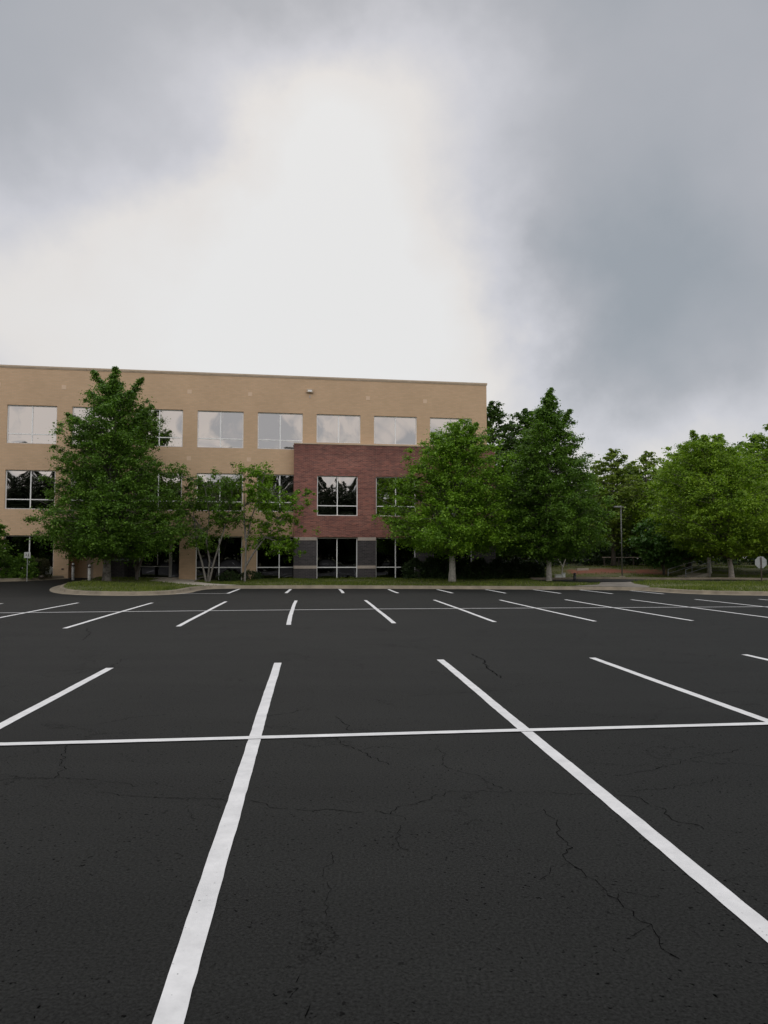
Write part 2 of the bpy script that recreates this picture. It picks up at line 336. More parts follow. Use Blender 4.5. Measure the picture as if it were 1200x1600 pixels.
def land_z(x, y):
    x = np.asarray(x, float); y = np.asarray(y, float)
    dk = np.minimum(kdist(x, y, KP), kdist(x, y, LP))
    z = lot_z(x, y) + .165 + .16*sm(dk/8)*np.clip((x+14)/8, .25, 1)
    z = z + .72*sm((y-54)/12)*sm((x-9)/7) + .35*sm((y-66)/30)*sm((x-9)/7)
    return z + .02*np.sin(x*.9+y*.4)*sm(dk/2)
def region(name, poly, zf, m, step=1.5, offs=0.0, holes=None, straw=None, parent=None, far=None):
    poly = np.array(poly, float); rng = np.random.default_rng(5)
    x0, y0 = poly.min(0); x1, y1 = poly.max(0)
    gx, gy = np.meshgrid(np.arange(x0, x1, step), np.arange(y0, y1, step)); pts = np.stack([gx.ravel(), gy.ravel()], 1)
    pts += rng.uniform(-.2, .2, pts.shape)*step
    inside = np.zeros(len(pts), bool); n = len(poly)
    for i in range(n):
        a, b = poly[i], poly[(i+1) % n]
        c = ((a[1] > pts[:, 1]) != (b[1] > pts[:, 1])) & (pts[:, 0] < (b[0]-a[0])*(pts[:, 1]-a[1])/(b[1]-a[1]+1e-12)+a[0]); inside ^= c
    pts = pts[inside]
    pts = pts[kdist(pts[:, 0], pts[:, 1], np.vstack([poly, poly[:1]])) > step*.3] if len(pts) else pts
    vs_ = [Vector(p) for p in poly]+[Vector(p) for p in pts]
    out = delaunay_2d_cdt(vs_, [], [list(range(n))], 1, 1e-6)
    V = np.array([(v.x, v.y) for v in out[0]]); z = zf(V[:, 0], V[:, 1])+offs
    ov = np.column_stack([V, z]); faces = [tuple(f) for f in out[2]]
    o = mesh_obj(name, ov, faces, m, parent, smooth=True)
    # faces up
    me = o.data
    if me.polygons and me.polygons[0].normal.z < 0: me.flip_normals()
    if straw is not None:
        a = me.attributes.new('straw', 'FLOAT', 'POINT'); a.data.foreach_set('value', straw(V[:, 0], V[:, 1]).astype(np.float32))
    return o
def straw(x, y):
    s = np.zeros(np.shape(x))
    for (px, Y, rx, ry, a) in [(905, 60, 1.6, 2.4, .62), (953, 60.5, 1.3, 2.8, .6), (1014, 60, 1.8, 2.8, .62), (1195, 50, 2.6, 3.2, .6), (1270, 48, 5, 3, .5), (930, 67, 12, 2.5, .22), (1050, 68, 10, 3, .22),
                               (706, 48.3, .9, .6, .35), (167, 47.5, 1.6, 1.2, .45), (857, 49, .8, .6, .3), (1142, 52, 1.0, .8, .35)]:
        s += a*np.exp(-(((x-at(px, Y))/rx)**2+((y-Y)/ry)**2))
    return np.clip(s, 0, .7)

# base sheet to the horizon
tag(mesh_obj('ground', [(-3000, -3000, -.35), (3000, -3000, -.35), (3000, 3000, -.35), (-3000, 3000, -.35)], [(0, 1, 2, 3)], M['ground']), kind='structure')
inner = KP + KN*.16
lot_n = 90
land_poly = [tuple(p) for p in inner]+[(75, 150), (-18.7, 150)]
tag(region('grass_verge', land_poly, land_z, M['ground'], 1.3, 0.0, straw=straw), kind='structure')
linner = LP + LN*.16
tag(region('grass_verge_left', [tuple(p) for p in linner]+[(-20.7, 60), (-60, 60)], land_z, M['ground'], 1.3, 0.0, straw=straw), kind='structure')
# parking lot sheet
gx = np.concatenate([np.arange(-90, -30, 6), np.arange(-30, -8, .8), np.arange(-8, 90, 6)]); gy = np.concatenate([np.arange(-70, 32, 6), np.arange(32, 54.2, .8)])
X, Y = np.meshgrid(gx, gy); Z = lot_z(X, Y); nx, ny = len(gx), len(gy)
fv = np.column_stack([X.ravel(), Y.ravel(), Z.ravel()]); ff = [(j*nx+i, j*nx+i+1, (j+1)*nx+i+1, (j+1)*nx+i) for j in range(ny-1) for i in range(nx-1)]
lot = tag(mesh_obj('parking_lot', fv, ff, M['asphalt'], smooth=True), kind='structure')

def kerb(name, P, Nn):
    prof = [(-.50, .004), (-.14, .012), (-.03, .022), (-.01, .13), (.015, .158), (.05, .165), (.17, .168), (.19, .10)]
    v = []; f = []; k = len(prof)
    for p, n in zip(P, Nn):
        for (o, h) in prof:
            q = p+n*o; v.append((q[0], q[1], float(lot_z(q[0], q[1]))+h))
    for i in range(len(P)-1):
        for j in range(k-1): a = i*k+j; f.append((a, a+k, a+k+1, a+1))
    o = mesh_obj(name, v, f, M['kerb'], smooth=True)
    if o.data.polygons[0].normal.z < 0: o.data.flip_normals()
    return tag(o, kind='structure')
kerb('kerb', KP, KN); kerb('kerb_left', LP, LN)

# concrete walk from the entrance to the kerb, apron and asphalt path on the right
tag(region('entrance_walk', [(-14.9, 52), (-14.6, 48.0), (-12.2, 45.2), (-10.15, 43.6), (-9.3, 44.0), (-8.2, 44.3), (-10.2, 46.2), (-12.0, 48.5), (-12.4, 52)], land_z, M['concrete'], .8, .012), kind='structure')
tag(region('concrete_apron', [(10.2, 42.75), (12.6, 42.3), (14.1, 41.3), (14.7, 42.6), (14.6, 45.0), (14.9, 46.6), (13.2, 46.9), (12.4, 44.6)], land_z, M['apron'], .7, .015), kind='structure')
path_far = smooth_path([(9.5, 50.0), (14, 50.8), (18, 50.2), (22, 49.2), (30, 47.6), (44, 46)])
path_near = smooth_path([(9.5, 47.8), (12.6, 46.9), (15, 46.5), (17.5, 47.6), (22, 47.2), (30, 45.4), (44, 43.6)])
tag(region('path', [tuple(p) for p in path_near]+[tuple(p) for p in path_far[::-1]], land_z, M['asphalt'], .9, .024), kind='structure')
v = []; f = []
nf = normals(path_far)
for p, n in zip(path_far, nf):
    for o_, h_ in ((-.12, .0), (-.1, .15), (.12, .15), (.14, 0)):
        q = p+n*o_; v.append((q[0], q[1], float(land_z(p[0], p[1]))+h_))
for i in range(len(path_far)-1):
    for j in range(3): a = i*4+j; f.append((a, a+1, a+5, a+4))
o = mesh_obj('path_kerb', v, f, M['kerb']); tag(o, kind='structure')

# painted lines -------------------------------------------------------------
rng0 = random.Random(4)
def line(p, q, w, name='stall_line', h=.005, wob=.004, bw=.03):
    p = Vector(p); q = Vector(q); d = q-p; Ln = d.length; d.normalize(); n = Vector((-d.y, d.x)); k = max(2, int(Ln/.12))
    a1, a2 = rng0.uniform(0, 6), rng0.uniform(0, 6); bowv = rng0.uniform(-bw, bw); v = []
    for i in range(k+1):
        s = Ln*i/k; c = p+d*s+n*(bowv*math.sin(math.pi*s/Ln)+wob*math.sin(s*1.1+a1)+wob*.4*math.sin(s*3.1+a2))
        for sg in (-1, 1):
            e = c+n*sg*(w/2+rng0.gauss(0, .0011)+.001*math.sin(s*5+a1*sg)); v.append((e.x, e.y, float(lot_z(e.x, e.y))+h))
    f = [(2*i, 2*i+2, 2*i+3, 2*i+1) for i in range(k)]
    o = mesh_obj(name, v, f, M['paint'], lot)
    if o.data.polygons[0].normal.z < 0: o.data.flip_normals()
    return o
VP = R(-5.33); DX, DY = math.sin(VP), math.cos(VP)
# nearest double row
near_far = [(172, 1044), (434, 1036), (688, 1031), (925, 1028), (1163, 1023)]
for i in range(-6, 9):
    if 0 <= i < 5: a = G(*near_far[i])
    elif i < 0: g0 = G(172, 1044); a = (g0[0]+2.66*i, g0[1]-.30*abs(i)*.9)
    else: g0 = G(1163, 1023); a = (g0[0]+2.75*(i-4), g0[1]+.15*(i-4))
    sl = [-.086, -.0967, -.0855, -.089, -.09][i] if 0 <= i < 5 else -.093; line(a, (a[0]-sl*11.55, a[1]-11.55), .118, wob=.0025, bw=.002)
line((-14.5, 6.2), (-3.55, 7.235), .115, 'cross_line', .0095); line((-3.55, 7.235), (4.03, 8.14), .115, 'cross_line', .0095); line((4.03, 8.14), (20, 9.9), .115, 'cross_line', .0095)
# second double row
r2 = [((-35, 960), (0, 0)), ((122, 942), (0, 968)), ((238, 942), (101, 982)), ((353, 940), (278, 979)), ((462.5, 938.5), (450.5, 976.5)), ((571, 938), (616, 974)), ((678, 937.5), (773, 972)),
      ((781, 937.5), (930, 971)), ((883, 937), (1082, 970)), ((986, 937), None), ((1086, 936.5), None)]
for a, b in r2[1:]:
    A = G(*a)
    B = G(*b) if b and b != (0, 968) else (A[0]-DX*11.0, A[1]-DY*11.0)
    line(A, B, .12)
for k in range(1, 5): A = G(122, 942); A = (A[0]-2.72*k, A[1]-.4*k); line(A, (A[0]-DX*11, A[1]-DY*11), .12)
for k in range(1, 6): A = G(1086, 936.5); A = (A[0]+2.72*k, A[1]+.1*k); line(A, (A[0]-DX*11, A[1]-DY*11), .12)
A, B, Cc = G(0, 958), G(600, 951.8), G(1200, 948.3)
line((A[0]*2-B[0], A[1]*2-B[1]), A, .12, 'cross_line', .0095); line(A, B, .12, 'cross_line', .0095); line(B, Cc, .12, 'cross_line', .0095); line(Cc, (Cc[0]*1.8-B[0]*.8, Cc[1]*1.8-B[1]*.8), .12, 'cross_line', .0095)
# kerbside row
for a, b in [((374, 920.3), (356, 927.3)), ((454, 920.6), (447, 926.8)), ((530.5, 920.6), (536, 926.8)), ((607, 920.8), (622, 926.8)), ((683, 921), (707, 926.8)), ((759, 921.3), (790, 927)),
             ((834, 921.5), (876, 927.3)), ((905, 921.7), (957, 927.8)), ((985, 923), (1037, 928.2))]:
    line(G(*a), G(*b), .15)
line(G(272, 928), G(356, 927.5), .12, 'bay_end_line', .0095)

# cracks, traced as open fissures in the surface -----------------------------
rc = random.Random(9)
def crack(mb, pts, w):
    P = [Vector(G(*p)) for p in pts]; Q = [P[0]]
    for a, b in zip(P, P[1:]):
        n = max(2, int((b-a).length/.04)); dd = (b-a); nn = Vector((-dd.y, dd.x)).normalized(); off = 0
        for i in range(1, n+1):
            off = off*.72+rc.gauss(0, .016) if i < n else 0; Q.append(a+dd*i/n+nn*off)
    for k in range(len(Q)-1):
        a, b = Q[k], Q[k+1]; dd = (b-a).normalized(); nn = Vector((-dd.y, dd.x)); w1 = w*rc.uniform(.2, .95)*.40*(2.2 if rc.random() < .06 else 1); w2 = w*rc.uniform(.2, .95)*.40
        if rc.random() < .06: continue
        mb.quad((a.x-nn.x*w1, a.y-nn.y*w1, .003), (b.x-nn.x*w2, b.y-nn.y*w2, .003), (b.x+nn.x*w2, b.y+nn.y*w2, .003), (a.x+nn.x*w1, a.y+nn.y*w1, .003))
mb = MB()
for pts, w in [([(510, 1148), (535, 1163), (560, 1172), (590, 1185), (608, 1195)], .012), ([(150, 1238), (240, 1246), (330, 1248), (400, 1253), (430, 1263), (500, 1266), (575, 1268), (610, 1272), (640, 1258), (675, 1245)], .009),
               ([(0, 1220), (40, 1216), (85, 1216), (100, 1200), (105, 1165)], .009), ([(85, 1216), (140, 1219), (185, 1222), (208, 1230)], .007),
               ([(682, 1165), (695, 1180), (690, 1195), (740, 1210), (770, 1225), (800, 1237), (870, 1240), (930, 1242)], .007),
               ([(675, 1245), (735, 1238), (800, 1237)], .006), ([(940, 1243), (1000, 1247), (1040, 1265), (1060, 1285), (1100, 1296)], .009), ([(960, 1212), (1030, 1200), (1080, 1185), (1155, 1172)], .007),
               ([(970, 1240), (1060, 1228), (1110, 1222), (1118, 1212)], .006), ([(845, 1262), (870, 1285), (872, 1305), (895, 1325), (892, 1350), (930, 1375), (965, 1405), (990, 1432), (1018, 1445), (1030, 1475), (1060, 1508)], .0068),
               ([(468, 1525), (466, 1545), (452, 1560)], .007), ([(485, 1570), (480, 1600)], .008), ([(737, 1022), (755, 1030), (760, 1042), (785, 1060)], .03),
               ([(400, 1120), (450, 1115), (490, 1108)], .012), ([(525, 1120), (545, 1135), (552, 1142)], .012), ([(100, 1055), (170, 1043), (195, 1030)], .012), ([(135, 982), (140, 990), (128, 1000)], .02),
               ([(150, 1132), (200, 1122), (260, 1117)], .01), ([(640, 1088), (720, 1083), (800, 1078)], .01), ([(520, 1330), (512, 1400), (520, 1450)], .004), ([(892, 1350), (860, 1362), (840, 1380)], .005), ([(965, 1405), (1000, 1398), (1030, 1402)], .005), ([(610, 1272), (625, 1290), (618, 1310), (640, 1330)], .005), ([(208, 1230), (240, 1222), (262, 1228)], .005), ([(560, 1172), (600, 1166), (640, 1170)], .006), ([(1018, 1445), (990, 1462), (975, 1490)], .004), ([(300, 1247), (290, 1262), (305, 1280)], .004)]:
    crack(mb, pts, w)
mb.build('crack', M['crack'], lot)

# ------------------------------------------------------------------ the office building (local frame: x along the facade, y into it)
FA = R(9.333); BO = (7.38, 54.70)
bld = empty('office_building', (BO[0], BO[1], 0), FA)
tag(bld, 'three storey tan brick office block with mirrored windows and a red brick corner bay', 'building')
def floc(u, yy, z=0):
    return (BO[0]+u*math.cos(FA)-yy*math.sin(FA), BO[1]+u*math.sin(FA)+yy*math.cos(FA), z)
def wall(mb, u0, u1, z0, z1, holes, y0, th, m=0):
    us = sorted({u0, u1, *[h for H in holes for h in H[:2] if u0 < h < u1]}); zs = sorted({z0, z1, *[h for H in holes for h in H[2:4] if z0 < h < z1]})
    def inh(a, b): return any(H[0]-1e-6 <= a <= H[1]+1e-6 and H[2]-1e-6 <= b <= H[3]+1e-6 for H in holes)
    solid = [[not inh((us[i]+us[i+1])/2, (zs[j]+zs[j+1])/2) for j in range(len(zs)-1)] for i in range(len(us)-1)]
    ni, nj = len(us)-1, len(zs)-1; y1 = y0+th
    for i in range(ni):
        for j in range(nj):
            if not solid[i][j]: continue
            a, b, c, d_ = us[i], us[i+1], zs[j], zs[j+1]
            mb.quad((a, y0, c), (b, y0, c), (b, y0, d_), (a, y0, d_), m); mb.quad((b, y1, c), (a, y1, c), (a, y1, d_), (b, y1, d_), m)
            if i == 0 or not solid[i-1][j]: mb.quad((a, y1, c), (a, y0, c), (a, y0, d_), (a, y1, d_), m)
            if i == ni-1 or not solid[i+1][j]: mb.quad((b, y0, c), (b, y1, c), (b, y1, d_), (b, y0, d_), m)
            if j == 0 or not solid[i][j-1]: mb.quad((a, y1, c), (b, y1, c), (b, y0, c), (a, y0, c), m)
            if j == nj-1 or not solid[i][j+1]: mb.quad((a, y0, d_), (b, y0, d_), (b, y1, d_), (a, y1, d_), m)
W3 = [-48.3+4.02*k for k in range(12)]        # left edges, pitch 4.02 -> ... -4.08
W3 = [-4.17-4.02*k for k in range(12)]
WW = 3.07; ROOF = 14.2; ULEFT = -52.0
holes = []
wins = []                                      # (u0,u1,z0,z1,depth,glass,kind)
for k, u in enumerate(W3):
    b3 = 9.70 if k < 3 else 9.17
    holes.append((u, u+WW, b3, 11.70)); wins.append((u, u+WW, b3, 11.70, .10, 'glass', 't' if k >= 3 else 'm'))
    if k >= 3:
        holes.append((u, u+WW, 4.88, 7.45)); wins.append((u, u+WW, 4.88, 7.45, .11, 'glass', 't'))
    if k in (3, 4) or k >= 7:
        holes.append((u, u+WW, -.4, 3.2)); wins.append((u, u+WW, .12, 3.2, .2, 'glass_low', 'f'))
holes.append((-28.30, -21.30, -.4, 3.1))                                                  # service bay and entrance loggia
mb = MB(); wall(mb, ULEFT, 0, -.4, ROOF, holes, 0, .35)
mb.quad((0, .35, -.4), (0, 30, -.4), (0, 30, ROOF), (0, .35, ROOF)); mb.quad((0, 30, -.4), (ULEFT, 30, -.4), (ULEFT, 30, ROOF), (0, 30, ROOF)); mb.quad((ULEFT, 30, -.4), (ULEFT, .35, -.4), (ULEFT, .35, ROOF), (ULEFT, 30, ROOF))
mb.build('wall', M['tan_brick'], bld)
mb = MB(); mb.quad((ULEFT, .35, ROOF-.5), (0, .35, ROOF-.5), (0, 30, ROOF-.5), (ULEFT, 30, ROOF-.5)); mb.build('roof', M['roofing'], bld)
mb = MB(); mb.box(ULEFT-.04, .05, -.05, .40, ROOF, ROOF+.11); mb.box(-.35, .05, .40, 30.05, ROOF, ROOF+.11); mb.box(ULEFT-.04, .035, -.025, .0, ROOF-.07, ROOF); mb.build('coping', M['coping'], bld)
# red bay
RO = -.60                                      # its face stands 0.6 m proud of the tan wall
rh = []; RU = [-12.20, -8.14, -4.08]
for u in RU:
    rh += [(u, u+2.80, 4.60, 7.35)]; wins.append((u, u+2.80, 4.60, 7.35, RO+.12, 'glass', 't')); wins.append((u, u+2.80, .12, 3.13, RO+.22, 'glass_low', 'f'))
red = MB(); wall(red, -13.75, .40, 3.15, 9.50, rh, RO, .35)
red.quad((.40, RO+.35, 3.15), (.40, 9, 3.15), (.40, 9, 9.5), (.40, RO+.35, 9.5)); red.quad((-13.75, RO+.35, 3.15), (-13.75, .0, 3.15), (-13.75, 0, 9.5), (-13.75, RO+.35, 9.5))
red.quad((-13.75, RO+.35, 9.44), (.4, RO+.35, 9.44), (.4, -.002, 9.44), (-13.75, -.002, 9.44))
bay = red.build('brick_bay', M['red_brick'], bld); bay['label'] = 'projecting two storey bay of mottled red brick'
mb = MB(); mb.box(-13.79, .44, RO-.03, RO+.40, 9.50, 9.56); mb.box(-13.75, .44, RO+.40, -.003, 9.50, 9.53); mb.build('parapet_cap', M['coping'], bay)
mb = MB(); mb.box(-8.225, -8.205, RO-.004, RO+.002, 3.15, 9.50); mb.build('expansion_joint', M['dark_trim'], bay)
mb = MB()
for (a, b) in ((-13.75, -12.20), (-9.40, -8.14), (-5.34, -4.08), (-1.28, .40)):
    p = MB(); p.box(a, b, RO, RO+.5, -.4, 1.02); p.box(a, b, RO, RO+.5, 1.22, 2.93); po = p.build('pier', M['dark_brick'], bld); po['label'] = 'charcoal brick pier between ground floor windows'
    
    if a < -6:
      for c0, c1 in ((1.02, 1.22), (2.93, 3.15)): q = MB(); q.box(a, b, RO-.02, RO+.48, c0, c1); q.build('stone_band', M['stone_band'], po)
mb = MB(); mb.box(-12.2, .3, RO+.35, RO+.5, 3.13, 3.15); mb.build('lintel', M['dark_trim'], bld)
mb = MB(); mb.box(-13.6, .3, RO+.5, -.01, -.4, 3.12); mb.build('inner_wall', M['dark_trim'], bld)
# windows: frame > pane
wrng = random.Random(12)
def window(u0, u1, z0, z1, y, g, kind):
    t = .065; d_ = .07; f = MB(); uc = (u0+u1)/2
    f.box(u0, u0+t, y, y+d_, z0, z1); f.box(u1-t, u1, y, y+d_, z0, z1)
    f.box(u0+t, u1-t, y, y+d_, z1-t, z1); f.box(u0+t, u1-t, y, y+d_, z0, z0+t)
    f.box(uc-.032, uc+.032, y+.002, y+d_-.002, z0+t, z1-t)
    zt = z0+(z1-z0)*.255 if kind == 't' else (1.10 if kind == 'f' else None)
    if zt:
        f.box(u0+t, uc-.032, y+.004, y+d_-.004, zt-.03, zt+.03); f.box(uc+.032, u1-t, y+.004, y+d_-.004, zt-.03, zt+.03)
    w = f.build('window', M['frame'], bld)
    p = MB(); yy = y+.045; ng = 10; zlo = (zt if zt else z0+t)
    for (a, b, c0, c1) in ((u0+t, uc, zlo, z1-t), (uc, u1-t, zlo, z1-t)) + (((u0+t, uc, z0+t, zlo), (uc, u1-t, z0+t, zlo)) if zt else ()):
        bow = wrng.choice((-1, 1, 1))*wrng.uniform(.004, .012)*min(1, (c1-c0)/1.2)
        def gp(i, j): s1 = i/ng*2-1; s2 = j/ng*2-1; return (a+(b-a)*i/ng, yy-bow*(1-s1*s1)*(1-s2*s2), c0+(c1-c0)*j/ng)
        for i in range(ng):
            for j in range(ng): p.quad(gp(i, j), gp(i+1, j), gp(i+1, j+1), gp(i, j+1))
    po = p.build('pane', M[g], w, True); bm = bmesh.new(); bm.from_mesh(po.data); bmesh.ops.remove_doubles(bm, verts=bm.verts, dist=.0005); bm.to_mesh(po.data); bm.free()
    if kind == 't' or kind == 'm':
        s = MB(); s.box(u0+.002, u1-.002, y-.085, y-.002, z0+.001, z0+.035); s.build('sill', M['stone_band'], w)
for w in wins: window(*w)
# dark backing so no daylight leaks through the frames
mb = MB(); wall(mb, ULEFT+.2, -.2, -.3, 13.5, [(-28.35, -21.25, -.4, 3.15)], .36, .05); mb.build('backing', M['dark_trim'], bld)
# service bay: recessed wall, door, jut of brick; loggia: rear wall, glazing, post, step
mb = MB(); mb.box(-28.3, -26.7, 1.3, 1.5, -.4, 3.1); mb.box(-28.32, -28.3, .35, 1.3, -.4, 3.1); mb.build('service_wall', M['tan_brick'], bld)
mb = MB(); mb.box(-27.42, -26.78, 1.25, 1.298, .30, 2.75); dr = mb.build('service_door', M['door_tan'], bld)
mb = MB(); mb.box(-27.34, -27.31, 1.19, 1.248, 1.15, 1.35); mb.build('handle', M['black_metal'], dr)
mb = MB(); mb.box(-26.72, -26.12, -.12, 1.5, -.4, 3.098); mb.build('entrance_pier', M['tan_brick'], bld)
mb = MB(); mb.box(-26.12, -24.2, 2.2, 2.4, -.4, 3.1); mb.box(-26.12, -24.9, .5, 2.2, -.4, 3.095); mb.build('loggia_wall', M['dark_brick'], bld)  # shade of tree and recess put into the wall as dark brick
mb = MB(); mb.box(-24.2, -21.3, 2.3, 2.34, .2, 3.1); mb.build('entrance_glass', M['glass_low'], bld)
mb = MB(); mb.box(-24.2, -24.12, 2.2, 2.3, .2, 3.1); mb.box(-23.0, -22.94, 2.2, 2.3, 1.25, 3.1); mb.box(-24.12, -22.2, 2.21, 2.29, 1.12, 1.18); mb.box(-22.2, -22.0, 2.15, 2.3, .2, 3.1); mb.box(-22.0, -21.3, 2.22, 2.29, 3.0, 3.1)
mb.build('entrance_frame', M['frame'], bld)
mb = MB(); mb.box(-21.32, -21.3, .35, 2.3, -.4, 3.1); mb.build('return_wall', M['tan_brick'], bld)
mb = MB(); mb.box(-28.3, -21.3, .36, 2.5, 3.1, 3.2); mb.build('soffit', M['coping'], bld)
mb = MB(); mb.box(-23.4, -21.32, .2, 2.2, .0, .42); mb.build('entrance_step', M['concrete'], bld)
mb = MB(); mb.box(-25.7, -24.6, .46, .495, 1.55, 1.68); mb.build('address_plate', M['grey_metal'], bld)
# small square plates (patched light fixtures) and one working wall light
for u, z in [(-28.85, 12.97), (-32.9, 13.0), (-20.8, 12.96), (-16.76, 12.92), (-8.62, 12.93), (-4.53, 12.84), (-20.78, 8.43), (-16.8, 8.43), (-28.8, 8.45), (-32.85, 8.4), (-24.8, 8.43)]:
    mb = MB(); mb.box(u-.14, u+.14, -.012, .0, z-.14, z+.14); mb.build('wall_plate', M['plate'], bld)
mb = MB(); mb.box(-12.92, -12.46, -.14, 0, 13.17, 13.42); wl = mb.build('wall_light', M['coping'], bld)
mb = MB(); mb.box(-12.82, -12.56, -.155, -.14, 13.22, 13.33); mb.build('lens', M['frame'], wl)
mb = MB(); mb.box(-12.74, -12.64, -.03, 0, 12.80, 12.98); mb.build('conduit_cover', M['stone_band'], wl)
mb = MB(); mb.box(-28.72, -28.58, -.03, 0, .98, 1.06); mb.build('hose_tap', M['black_metal'], bld)
mb = MB(); mb.box(-33.6, -33.35, 1, 1.25, ROOF+.11, ROOF+.5); mb.build('roof_vent', M['grey_metal'], bld)

# ------------------------------------------------------------------ trees
def leaves(rng, centers, radii, n_per, size, flat=.5, up=.9):
    k = len(centers); tot = k*n_per
    c = np.repeat(centers, n_per, 0); r = np.repeat(radii, n_per)
    d_ = rng.normal(size=(tot, 3)); d_ /= np.linalg.norm(d_, axis=1)[:, None]; rad = np.minimum(np.abs(rng.normal(0, .52, tot))+rng.uniform(0, .25, tot), 1.5)
    off = d_*(rad*r)[:, None]; off[:, 2] *= flat; off[:, 2] -= .12*(rad**2)*r
    P = c+off
    nrm = d_*.6+rng.normal(size=(tot, 3))*.55; nrm[:, 2] += up; nrm /= np.linalg.norm(nrm, axis=1)[:, None]
    a = rng.normal(size=(tot, 3)); a -= nrm*(a*nrm).sum(1)[:, None]; a /= np.linalg.norm(a, axis=1)[:, None]; b = np.cross(nrm, a)
    s = (size*rng.choice(np.array([.55, .8, 1.0, 1.35]), tot)*rng.uniform(.85, 1.15, tot))[:, None]
    V = np.stack([P-a*s*.5, P+b*s*.34+nrm*s*.08-a*s*.05, P+a*s*.5, P-b*s*.34+nrm*s*.08-a*s*.05], 1).reshape(-1, 3)
    return V
def leaf_mesh(name, V, m, parent):
    n = len(V)//4; me = bpy.data.meshes.new(name); me.vertices.add(len(V)); me.vertices.foreach_set('co', V.astype(np.float32).ravel())
    me.loops.add(n*4); me.loops.foreach_set('vertex_index', np.arange(n*4, dtype=np.int32)); me.polygons.add(n)
    me.polygons.foreach_set('loop_start', np.arange(0, n*4, 4, dtype=np.int32)); me.polygons.foreach_set('loop_total', np.full(n, 4, np.int32))
    me.update(calc_edges=True); me.materials.append(m); o = bpy.data.objects.new(name, me); C.objects.link(o); o.parent = parent; return o
def tree(name, loc, prof, seed, leafm, barkm, label, cat='tree', group=None, nbr=70, ncl=6, npl=90, size=.2, crad=.62, flat=.5, rise=.35, trunk_r=.2, lean=(0, 0), trunk_base=0.0, lump=.16, droop=0.0, squash=None, limbs=True, tops=()):
    """prof: [(height, radius)] outline of the crown, bottom to top"""
    rng = np.random.default_rng(seed); root = empty(name, loc); tag(root, label, cat, group)
    zs = np.array([p[0] for p in prof]); rs = np.array([p[1] for p in prof]); H = zs[-1]; z0 = zs[0]
    ph = rng.uniform(0, 6.3, 8)
    def rad(z, th):
        r = np.interp(z, zs, rs); l = np.sin(th*2+ph[0]+z*.5)+np.sin(th*3+ph[1]-z*.9)*.8+np.sin(th*5+ph[2]+z*1.7)*.6
        return r*(1+lump*l*.55)
    # more branches where the crown is wide
    w = np.interp(np.linspace(z0, H, 200), zs, rs)+.35; cdf = np.cumsum(w)/w.sum()
    tips = np.interp((np.arange(nbr)+rng.uniform(0, 1, nbr))/nbr, cdf, np.linspace(z0, H, 200))
    th = np.arange(nbr)*2.39996+rng.uniform(-.35, .35, nbr)
    tb = MB(); top = H*.93; k = 9
    tp = [Vector((lean[0]*(i/k)**1.5+.12*math.sin(i*1.3+seed)*(i > 1)*(i/k), lean[1]*(i/k)+.1*math.cos(i*1.7+seed)*(i > 1)*(i/k), -.25+(top+.25)*i/k)) for i in range(k+1)]
    tr = [trunk_r*(1.35 if i == 0 else 1.0)*(1-.93*(i/k)**1.05)+.012 for i in range(k+1)]
    tb.tube(tp, tr, 10)
    def axis(z):
        t = min(max((z+.25)/(top+.25), 0), 1)*k; i = min(int(t), k-1); return tp[i].lerp(tp[i+1], t-i)
    lb = MB(); cen = []; cr = []
    for i in range(nbr):
        z = tips[i]; r = rad(z, th[i])*rng.uniform(.80, 1.02); za = max(z-rise*r-rng.uniform(0, .4), z0*.72); za = min(za, top*.98)
        a = axis(za); dirv = Vector((math.cos(th[i]), math.sin(th[i]), 0)); tip = Vector((a.x*.6+lean[0]*(z/H)*.4, a.y*.6, 0))+dirv*r; tip.z = z
        mid = a.lerp(tip, .5)+Vector((0, 0, .10*r))
        if limbs: lb.tube([a, mid, tip], [max(.012, min(trunk_r*.42, .022*r+.008)), .014+.004*r, .007], 5, cap=False)
        nn = max(2, int(ncl*(.55+.45*r/max(rs))))
        for j in range(nn):
            t = .25+.75*((j+rng.uniform(.1, .9))/nn)**.8; p = a.lerp(mid, t*2) if t < .5 else mid.lerp(tip, t*2-1)
            sp = .33*r*t*rng.uniform(-1, 1); side = Vector((-dirv.y, dirv.x, 0)); p = p+side*sp+Vector((0, 0, rng.uniform(-.25, .25)-droop*t*t*r))
            cen.append((p.x, p.y, min(p.z, H+.2))); cr.append(crad*rng.choice((.55, .75, 1.0, 1.35))*(.6+.4*min(1, r/1.5)))
            if limbs and j % 2 == 0: lb.tube([a.lerp(tip, t*.85), tuple(p)], [.012, .005], 4, cap=False)
    # leader
    for j in range(16): k3 = .03+.045*j; cen.append((tp[-1].x+rng.normal()*k3, tp[-1].y+rng.normal()*k3, H-j*.12)); cr.append(crad*(.28+.035*j))
    for (tx, ty, tz, tr_) in tops:
        b0 = axis(tz-2.2); e = Vector((tx, ty, tz)); lb.tube([b0, b0.lerp(e, .5)+Vector((0, 0, -.1)), e], [.05, .03, .01], 5, cap=False)
        for j in range(26):
            t_ = j/25; q = b0.lerp(e, t_); k2 = tr_*(1-t_)**.8; cen.append((q.x+rng.normal()*k2*.55, q.y+rng.normal()*k2*.55, q.z)); cr.append(.20+.42*k2)
    V = leaves(rng, np.array(cen), np.array(cr), npl, size, flat)
    if squash: V[:, 0] *= squash[0]; V[:, 1] *= squash[1]
    leaf_mesh('crown', V, leafm, root)
    tb.build('trunk', barkm, root, True)
    if limbs: lb.build('limbs', M['bark_dark'], root, True)
    return root
